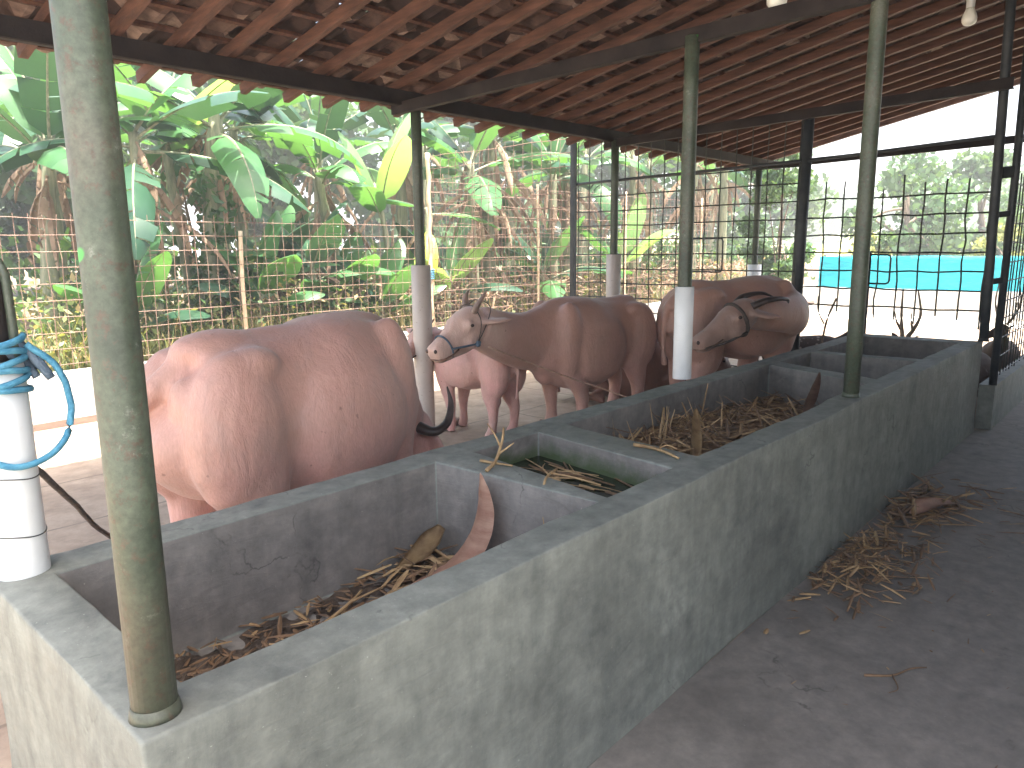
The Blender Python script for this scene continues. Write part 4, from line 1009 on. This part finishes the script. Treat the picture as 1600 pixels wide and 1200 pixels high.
# ------------------------------------------------------------------ plants
def bleaf(bm, base, az, el, L, W, droop, mi, tear=.3, pet=.14, mi_rib=0, roll=0.0, fold=.35, n=22):
    p = Vector(base); e = el; st = L/n; mid = []; a = az
    for i in range(n+1):
        d = Vector((math.cos(a)*math.cos(e), math.sin(a)*math.cos(e), math.sin(e)))
        mid.append((p.copy(), d)); p = p+d*st; e -= droop/n*(.4+1.2*i/n); a += rnd.uniform(-.03, .03)
    tube(bm, [m[0] for m in mid], [.020*(1-.85*i/n)*max(.6, L/1.8) for i in range(n+1)], 5, mi=mi_rib)
    i0 = max(1, int(pet*n))
    for s in (-1, 1):
        prev = None; extra = 0.0
        for i in range(i0, n+1):
            c, d = mid[i]; t = (i-i0)/(n-i0)
            w = W*.5*(math.sin(PI*min(1, .06+.94*t**.85))**.55 if 0 < t < 1 else .12)
            side = d.cross(Vector((0, 0, 1)))
            if side.length < .1: side = Vector((math.sin(a), -math.cos(a), 0))
            side.normalize(); upv = side.cross(d)
            ang = fold*s*0+roll*s
            def edge(ex):
                lat = side*s
                q1 = c+lat*w*.5*math.cos(fold*.4+ex*.4)-upv*w*.5*math.sin(fold*.4+ex*.4)*1.0+d*w*.12
                q2 = q1+lat*w*.5*math.cos(fold+ex)-upv*w*.5*math.sin(fold+ex)+d*w*.16
                return q1, q2
            q1, q2 = edge(extra)
            cur = (bm.verts.new(c+upv*.004), bm.verts.new(q1), bm.verts.new(q2))
            if prev:
                for A, B, C_, D in ((prev[0], cur[0], cur[1], prev[1]), (prev[1], cur[1], cur[2], prev[2])):
                    fc = bm.faces.new((A, B, C_, D)); fc.material_index = mi; fc.smooth = True
            prev = cur
            if rnd.random() < tear:       # a tear: the next strip hangs on its own
                extra = rnd.uniform(-.1, .75)
                c2 = c+d*st*rnd.uniform(.08, .22)
                q1b, q2b = edge(extra); off = d*st*rnd.uniform(.10, .45)
                prev = (bm.verts.new(c2+upv*.004), bm.verts.new(q1b+off*.7), bm.verts.new(q2b+off))
def banana(label, base, top, r0, leaves, pal=('leaf_dark', 'leaf_mid'), dead=4, L=1.9, W=.55, tear=.30, seed=0, spread=(.1, 1.25), dirs=None, vine=False, deadlen=1.1, cat='banana plant'):
    rnd.seed(seed*13+5)
    base = Vector(base); top = Vector(top)
    t = thing('banana_plant', label, cat, base, 0, 'banana plants behind the wire fence')
    bm = bmesh.new(); ax = top-base
    bend = Vector((rnd.uniform(-.06, .06), rnd.uniform(-.06, .06), 0))
    pts = smoothpath([base-Vector((0, 0, .15)), base+ax*.33+bend, base+ax*.7+bend*.8, top], 6); n = len(pts)
    tube(bm, pts, [r0*(1.08-.55*i/n)+.006*math.sin(i*2.1) for i in range(n)], 14)
    link('trunk', bm, M['pseudostem'], t, True)
    bm = bmesh.new(); mats = ['pseudostem']+list(pal)
    for k in range(leaves):
        f_ = (k+.5)/leaves
        az = (dirs[k % len(dirs)] if dirs else k*2.4+rnd.uniform(-.4, .4)); el = PI/2-(spread[0]+(spread[1]-spread[0])*f_)+rnd.uniform(-.1, .1)
        l_ = L*rnd.uniform(.8, 1.12)
        bleaf(bm, top-ax.normalized()*(.30*f_), az, el, l_, W*rnd.uniform(.8, 1.15), rnd.uniform(.7, 1.7)*(.5+.7*f_), 1+(rnd.randrange(len(pal))), tear)
    link('crown', bm, [M[m] for m in mats], t)
    if dead:
        bm = bmesh.new()
        for k in range(dead):
            f_ = rnd.random(); az = k*2.1+rnd.uniform(-.5, .5)
            st = top-ax*(.04+.30*f_)
            bleaf(bm, st+Vector((math.cos(az), math.sin(az), 0))*r0*.6, az, rnd.uniform(-.9, -.2), deadlen*rnd.uniform(.7, 1.2), rnd.uniform(.12, .26), rnd.uniform(.9, 1.5), 0, .55, .1, 0, fold=1.1, n=12)
            bleaf(bm, st+Vector((math.cos(az), math.sin(az), 0))*r0*.9, az+.5, -1.35, deadlen*rnd.uniform(.6, 1.1), rnd.uniform(.08, .16), .3, 0, .6, .02, 0, fold=1.3, n=9)
        link('dead_leaves', bm, M['leaf_dead'], t)
    if vine:
        bm = bmesh.new()
        for k in range(500):
            f_ = rnd.random(); c = base+ax*f_*.75; a = rnd.uniform(0, 6.28); rr = r0*rnd.uniform(.9, 1.7)
            leafquad(bm, c+Vector((math.cos(a)*rr, math.sin(a)*rr, 0)), rnd.uniform(.04, .09))
        link('vine', bm, M['shrub_dark'], t)
    return t
def leafquad(bm, c, s, mi=0, aspect=.55):
    d = Vector((rnd.gauss(0, 1), rnd.gauss(0, 1), rnd.gauss(-.2, .8))).normalized(); u_ = d.orthogonal().normalized()
    u_ = Matrix.Rotation(rnd.uniform(0, 6.28), 3, d) @ u_
    v_ = d.cross(u_)
    vs = [bm.verts.new(c-u_*s), bm.verts.new(c+v_*s*aspect-u_*.1*s), bm.verts.new(c+u_*s), bm.verts.new(c-v_*s*aspect-u_*.1*s)]
    fc = bm.faces.new(vs); fc.material_index = mi
DZ = lambda y: .36+.02*(y-8)
def bp(x, y, z): return (x, y, z)
B = banana
B('dark-leaved banana plant at far left, its leaning trunk left of the nearest post', (2.75, 9.6, DZ(9.6)), (2.92, 9.6, 2.7), .11, 9, ('leaf_dark', 'leaf_dark', 'leaf_mid'), 4, seed=1, L=1.7)
B('slender pale banana trunk with a drooping yellow-green leaf just right of the near post', (4.75, 10.1, DZ(10)), (4.42, 10.1, 3.1), .095, 8, ('leaf_mid', 'leaf_bright', 'leaf_dark'), 3, seed=2, dirs=[PI, .3, 2.2, 3.6, 5.2, 1.2, 4.4, 0])
B('thick grey banana trunk wrapped in vine with broad dark hanging leaves', (4.45, 9.3, DZ(9.3)), (4.75, 9.3, 3.25), .16, 8, ('leaf_dark', 'leaf_mid'), 3, seed=3, vine=True, L=2.0, W=.65, spread=(.5, 1.7))
B('leaning banana plant with dry brown leaves hanging from a dark crown', (7.0, 9.7, DZ(9.7)), (6.45, 9.7, 2.75), .10, 9, ('leaf_dark', 'leaf_mid'), 7, seed=4, L=1.6)
B('young banana plant with fresh upright pale green leaves beside the middle yard post', (7.15, 8.95, DZ(9)), (7.0, 8.95, 2.25), .06, 5, ('leaf_bright', 'leaf_mid', 'leaf_bright'), 0, seed=5, L=1.5, W=.50, tear=.04, spread=(.05, .75))
B('banana plant with shrivelled brown leaves at the bamboo pole', (8.6, 10.3, DZ(10)), (8.55, 10.3, 3.5), .12, 8, ('leaf_dark', 'leaf_mid'), 8, seed=6)
B('tall banana plant skirted with long dead leaves behind the sunlit panel', (9.95, 9.6, DZ(9.6)), (10.0, 9.5, 3.6), .15, 9, ('leaf_dark', 'leaf_mid'), 12, seed=7, L=2.2, deadlen=1.7)
B('banana plant with torn bluish leaves right of the skirted one', (11.6, 9.4, DZ(9.4)), (11.5, 9.3, 3.1), .12, 9, ('leaf_mid', 'leaf_dark'), 6, seed=8)
B('low banana sucker with one big sunlit leaf behind the dark panel', (13.2, 8.9, DZ(9)), (13.1, 8.8, 1.2), .07, 5, ('leaf_bright', 'leaf_mid'), 2, seed=9, L=1.6, W=.7, tear=.05)
B('pale-trunked banana plant behind the dark panel left of the white sleeved post', (14.2, 9.2, DZ(9)), (14.0, 9.1, 3.5), .15, 10, ('leaf_mid', 'leaf_dark'), 8, seed=10, L=2.2)
B('banana plant with bleached dead leaves near the end of the shed roof', (16.4, 9.0, DZ(9)), (16.3, 8.9, 3.6), .15, 9, ('leaf_mid', 'leaf_bright'), 10, seed=11, L=2.0)
B('far banana plant whose crown shows under the end of the eave', (18.6, 9.3, DZ(9)), (18.4, 9.2, 3.7), .15, 9, ('leaf_mid', 'leaf_dark'), 8, seed=12, L=2.1)
B('short banana plant with a broad leaf arching over the weeds', (5.7, 8.9, DZ(9)), (5.75, 8.9, 1.4), .06, 6, ('leaf_mid', 'leaf_dark'), 2, seed=13, L=1.2, W=.45, tear=.1)
B('low dark banana suckers under the leaning plant', (6.3, 9.1, DZ(9)), (6.35, 9.1, .95), .05, 7, ('leaf_dark', 'leaf_mid'), 1, seed=14, L=1.2, W=.5, tear=.05)
for q, (px, py, hh, lb) in enumerate([(3.3, 8.75, .9, 'low broad-leaved sucker behind the fence just right of the nearest post'), (4.9, 8.8, 1.0, 'low broad-leaved sucker right of the bamboo stake'), (6.75, 8.7, .8, 'low broad-leaved sucker left of the middle yard post'), (5.35, 9.3, 1.3, 'taller broad-leaved sucker behind the two low ones')]):
    B(lb, (px, py, DZ(py)), (px+.03, py, hh), .05, 7, ('leaf_dark', 'leaf_mid', 'leaf_mid'), 2, seed=70+q, L=1.05, W=.48, tear=.06, spread=(.1, 1.1))
B('leafy banana sucker low at the corner of the wire fence', (8.3, 8.9, DZ(9)), (8.3, 8.9, 1.0), .05, 7, ('leaf_dark', 'leaf_mid', 'leaf_bright'), 2, seed=15, L=1.3, W=.5, tear=.08)
B('banana plant with a yellowing hanging leaf by the bamboo pole', (7.75, 8.75, DZ(9)), (7.75, 8.75, 2.2), .06, 4, ('leaf_yellow', 'leaf_mid'), 2, seed=16, L=1.3, W=.36, tear=.05, spread=(1.0, 2.4), dirs=[PI*.9, 5.5, 1.2, 3.9])
B('bushy banana sucker low behind the sunlit panel', (10.7, 8.9, DZ(9)), (10.7, 8.9, 1.1), .06, 8, ('leaf_mid', 'leaf_dark'), 3, seed=17, L=1.4, W=.5, tear=.12)
B('dark banana plant with long hanging leaves close behind the fence left of the vine trunk', (3.65, 9.0, DZ(9)), (3.6, 9.0, 2.9), .10, 8, ('leaf_dark', 'leaf_dark', 'leaf_mid'), 5, seed=51, L=1.9, W=.6, spread=(.6, 1.9))
B('dark banana plant with hanging leaves between vine trunk and leaning plant', (5.6, 10.4, DZ(10)), (5.55, 10.4, 3.3), .11, 9, ('leaf_dark', 'leaf_mid'), 6, seed=52, L=2.0, W=.6, spread=(.4, 1.8))
B('banana plant with a large blue-green leaf arching over the bamboo pole', (9.1, 9.1, DZ(9)), (9.05, 9.1, 3.0), .11, 9, ('leaf_mid', 'leaf_dark'), 6, seed=53, L=2.0, W=.6, spread=(.3, 1.7))
B('dark banana plant close behind the slim steel post', (12.4, 9.6, DZ(9.6)), (12.3, 9.6, 3.3), .12, 9, ('leaf_dark', 'leaf_mid'), 9, seed=54, L=2.0, spread=(.3, 1.8))
rows = [(3.6, 12.2, 3.9, 'shaded banana plant deep behind the pale slender trunk'), (6.0, 12.0, 4.2, 'shaded banana plant deep between vine trunk and leaning plant'), (8.2, 12.4, 4.3, 'shaded banana plant deep behind the young bright one'),
        (10.8, 12.3, 4.4, 'shaded banana plant deep behind the shrivelled one'), (13.2, 12.0, 4.5, 'shaded banana plant deep behind the skirted one'), (15.8, 11.8, 4.5, 'shaded banana plant deep behind the torn bluish one'),
        (19.2, 12.0, 4.6, 'shaded banana plant deep behind the pale trunk'), (22.0, 11.4, 4.3, 'shaded banana plant at the far end of the grove'), (1.9, 11.6, 3.6, 'shaded banana plant at the left end of the grove')]
for i, (x, y, z, lb) in enumerate(rows):
    B(lb, (x, y, DZ(y)), (x+.1, y, z-.6), .14, 9, ('leaf_dark', 'leaf_mid'), 5, seed=30+i, L=2.2, W=.6)

def foliage(bm, c, rr, n, s, mi=0, shell=.55):
    for _ in range(n):
        d = Vector((rnd.gauss(0, 1), rnd.gauss(0, 1), rnd.gauss(0, 1))).normalized(); k = (shell+(1-shell)*rnd.random())
        leafquad(bm, Vector(c)+Vector((d.x*rr[0]*k, d.y*rr[1]*k, d.z*rr[2]*k)), s*rnd.uniform(.6, 1.3), mi)
def tree(name, label, cat, base, h, rad, n, s, mats, seed, trunk=.12, low=.25, group=None, clumps=16):
    rnd.seed(seed)
    t = thing(name, label, cat, base, 0, group); base = Vector(base)
    bm = bmesh.new(); tp = base+Vector((rnd.uniform(-.3, .3), rnd.uniform(-.3, .3), h*.75))
    P = smoothpath([base-Vector((0, 0, .2)), base+Vector((.1, 0, h*.35)), tp], 5); tube(bm, P, [trunk*(1-.7*i/len(P)) for i in range(len(P))], 8)
    cl = []
    for k in range(clumps):
        a = rnd.uniform(0, 6.28); q = math.sqrt(rnd.random()); zz = low+(1-low)*rnd.random()
        wv = rad*(1-.55*abs(zz-.55)/.5)
        cl.append(base+Vector((math.cos(a)*q*wv, math.sin(a)*q*wv, h*zz)))
    for c in cl[:8]:
        m_ = base+(tp-base)*rnd.uniform(.3, .9); tube(bm, smoothpath([m_, (m_+c)/2+Vector((0, 0, .15)), c], 3), [trunk*.35*(1-.09*i) for i in range(7)], 5)
    link('trunk', bm, M['bark'], t, True)
    bm = bmesh.new()
    for c in cl:
        rr = rad*rnd.uniform(.28, .5); foliage(bm, c, (rr, rr, rr*.75), n//clumps, s, rnd.randrange(len(mats)), .3)
    link('crown', bm, [M[m] for m in mats], t)
far = [(1.5, 17, 6.0, 2.6, 'dark tree mass far behind the left end of the bananas'), (6.2, 19, 6.5, 2.8, 'dark tree far behind the vine-wrapped trunk'), (11.5, 20, 7.5, 3.2, 'dark tree far behind the leaning banana plant'), (16.5, 19.5, 8, 3.3, 'dark tree far behind the bamboo pole'), (21.5, 19, 8, 3.4, 'dark tree far behind the skirted banana plant'), (27, 18, 8, 3.5, 'dark tree far behind the dark wire panel'), (31, 15, 7.0, 3.2, 'dark tree far beyond the end of the eave')]
for i, (x, y, h, rd, lb) in enumerate(far):
    tree('dense_tree', lb, 'tree', (x, y, .5), h, rd, 8500, .19, ('shrub_dark', 'shrub', 'shrub_dark'), 60+i, .2, .1, 'trees behind the banana grove', 22)
tree('fine_leaved_bush', 'tall grey-green bush between end of shed roof and thick dark post', 'bush', (16.2, 6.75, -.05), 3.5, 1.0, 4200, .075, ('shrub', 'shrub_dark'), 81, .06, .05)
tree('broad_tree', 'hazy dark tree behind the screen left of the front trough post', 'tree', (25.5, 6.6, -.05), 4.1, 1.9, 4000, .13, ('shrub_dark', 'shrub'), 82, .15, .1)
tree('broad_tree', 'low dark tree behind the screen right of the front trough post', 'tree', (27.5, 4.9, -.05), 4.2, 1.8, 4000, .13, ('shrub_dark', 'shrub'), 83, .15, .1)
tree('broad_tree', 'pale distant tree above the yellow field', 'tree', (46, 6.0, .7), 4.2, 3.2, 3000, .2, ('shrub', 'shrub_dark'), 84, .2, .1)
tree('broad_tree', 'distant tree at the right side of the yellow field', 'tree', (46, -1.5, .7), 3.6, 3.4, 3000, .2, ('shrub', 'shrub_dark'), 85, .2, .1)
ridge = [(66, 40, 5.5, 6, 'pale treetops on the skyline left of the far bush'), (74, 27, 5.5, 7, 'pale treetops on the skyline behind the left screen tree'), (80, 14, 5.0, 7, 'pale treetops on the skyline above the yellow field'), (82, 2, 4.8, 7, 'pale treetops on the skyline beside the dark corner post'), (84, -12, 5.0, 8, 'pale treetops on the skyline at the right picture edge')]
for i, (x, y, h, rd, lb) in enumerate(ridge): tree('skyline_tree', lb, 'tree', (x, y, 1.4), h, rd, 2200, .45, ('shrub', 'shrub_dark'), 120+i, .25, .05, 'trees on the skyline')
tree('sunny_bush', 'sunny yellow-green bush just above the turquoise screen', 'bush', (20.2, 6.0, -.05), 1.95, .8, 1800, .07, ('grass', 'shrub'), 86, .04, .05)
tree('sunny_bush', 'leafy bush above the screen beside the dark far corner post', 'bush', (20.6, 3.3, -.05), 1.9, .6, 1500, .07, ('grass', 'shrub'), 87, .04, .05)

# weeds and brambles on the bank
def weeds():
    rnd.seed(5); bm = bmesh.new()
    def blade(p, h, w, lean, mi):
        a = rnd.uniform(0, 6.28); d = Vector((math.cos(a), math.sin(a), 0)); s = Vector((-d.y, d.x, 0))
        pr = None
        for i in range(4):
            t = i/3; c = p+Vector((0, 0, h*t*(1-.25*t*lean)))+d*lean*h*t*t*.6; ww = w*(1-t*.9)
            cur = (bm.verts.new(c-s*ww), bm.verts.new(c+s*ww))
            if pr: fc = bm.faces.new((pr[0], pr[1], cur[1], cur[0])); fc.material_index = mi
            pr = cur
    for _ in range(7000):
        x = rnd.uniform(1.2, 7.5) if rnd.random() < .75 else rnd.uniform(7, 20); y = 8.2+abs(rnd.gauss(0, .9))
        if x > 6 and rnd.random() < .5: continue
        cl = noise.noise(Vector((x*1.2, y*1.2, 4)))
        blade(Vector((x, y, DZ(y)+.02)), rnd.uniform(.15, .55)*(1+.8*cl), rnd.uniform(.004, .012), rnd.uniform(.2, 1.3), rnd.choice((0, 0, 0, 1)))
    for _ in range(9000):
        x = rnd.uniform(1.2, 6.5) if rnd.random() < .7 else rnd.uniform(6, 21); y = 8.3+abs(rnd.gauss(0, 1.1))
        cl = noise.noise(Vector((x*.9, y*.9, 8)))
        leafquad(bm, Vector((x, y, DZ(y)+rnd.random()**1.5*(.75+.9*max(0, cl)))), rnd.uniform(.02, .06), rnd.choice((0, 2, 2, 0, 1)))
    o = link('weeds', bm, [M['grass'], M['drygrass'], M['shrub']]); tag(o, 'sunlit weeds and grass on the bank behind the wire fence', 'weeds', kind='stuff')
    bm = bmesh.new(); rnd.seed(9)
    for _ in range(9000):
        x = rnd.uniform(-1, 26); y = rnd.uniform(9.4, 15)
        cl = noise.noise(Vector((x*.6, y*.6, 2)))
        if cl < -.1: continue
        leafquad(bm, Vector((x, y, DZ(y)+rnd.random()*(1.0+1.6*max(0, cl)))), rnd.uniform(.06, .16), rnd.choice((0, 0, 1)))
    for _ in range(2600):
        x = rnd.uniform(5, 22); y = rnd.uniform(8.6, 11)
        strip(bm, (x, y, DZ(y)+rnd.uniform(.05, .7)), (rnd.gauss(0, 1), rnd.gauss(0, 1), rnd.gauss(0, .8)), rnd.uniform(.2, .6), rnd.uniform(.02, .06), rnd.uniform(-.4, .6), 2, twist=rnd.uniform(-1, 1))
    o = link('undergrowth', bm, [M['shrub_dark'], M['shrub'], M['leaf_dead']]); tag(o, 'shaded undergrowth and dead leaves between the banana trunks', 'undergrowth', kind='stuff')
weeds()

# ------------------------------------------------------------------ closed box of thin haze, added to pale far trees and imitate veiling glare
bm = bmesh.new(); box(bm, (-620, -620, -1.2), (620, 620, 14)); bmesh.ops.recalc_face_normals(bm, faces=bm.faces)
hm = bpy.data.materials.new('glare_haze'); hm.use_nodes = True; hn = hm.node_tree; hn.nodes.clear()
pv = hn.nodes.new('ShaderNodeVolumePrincipled'); pv.inputs['Color'].default_value = (.93, .96, .97, 1); pv.inputs['Density'].default_value = .0065; pv.inputs['Anisotropy'].default_value = .2
ho = hn.nodes.new('ShaderNodeOutputMaterial'); hn.links.new(pv.outputs[0], ho.inputs['Volume'])
hz = link('haze', bm, hm); hz['kind'] = 'stuff'; hz['label'] = 'pale haze added around the shed for distance and veiling glare'; hz['category'] = 'haze'
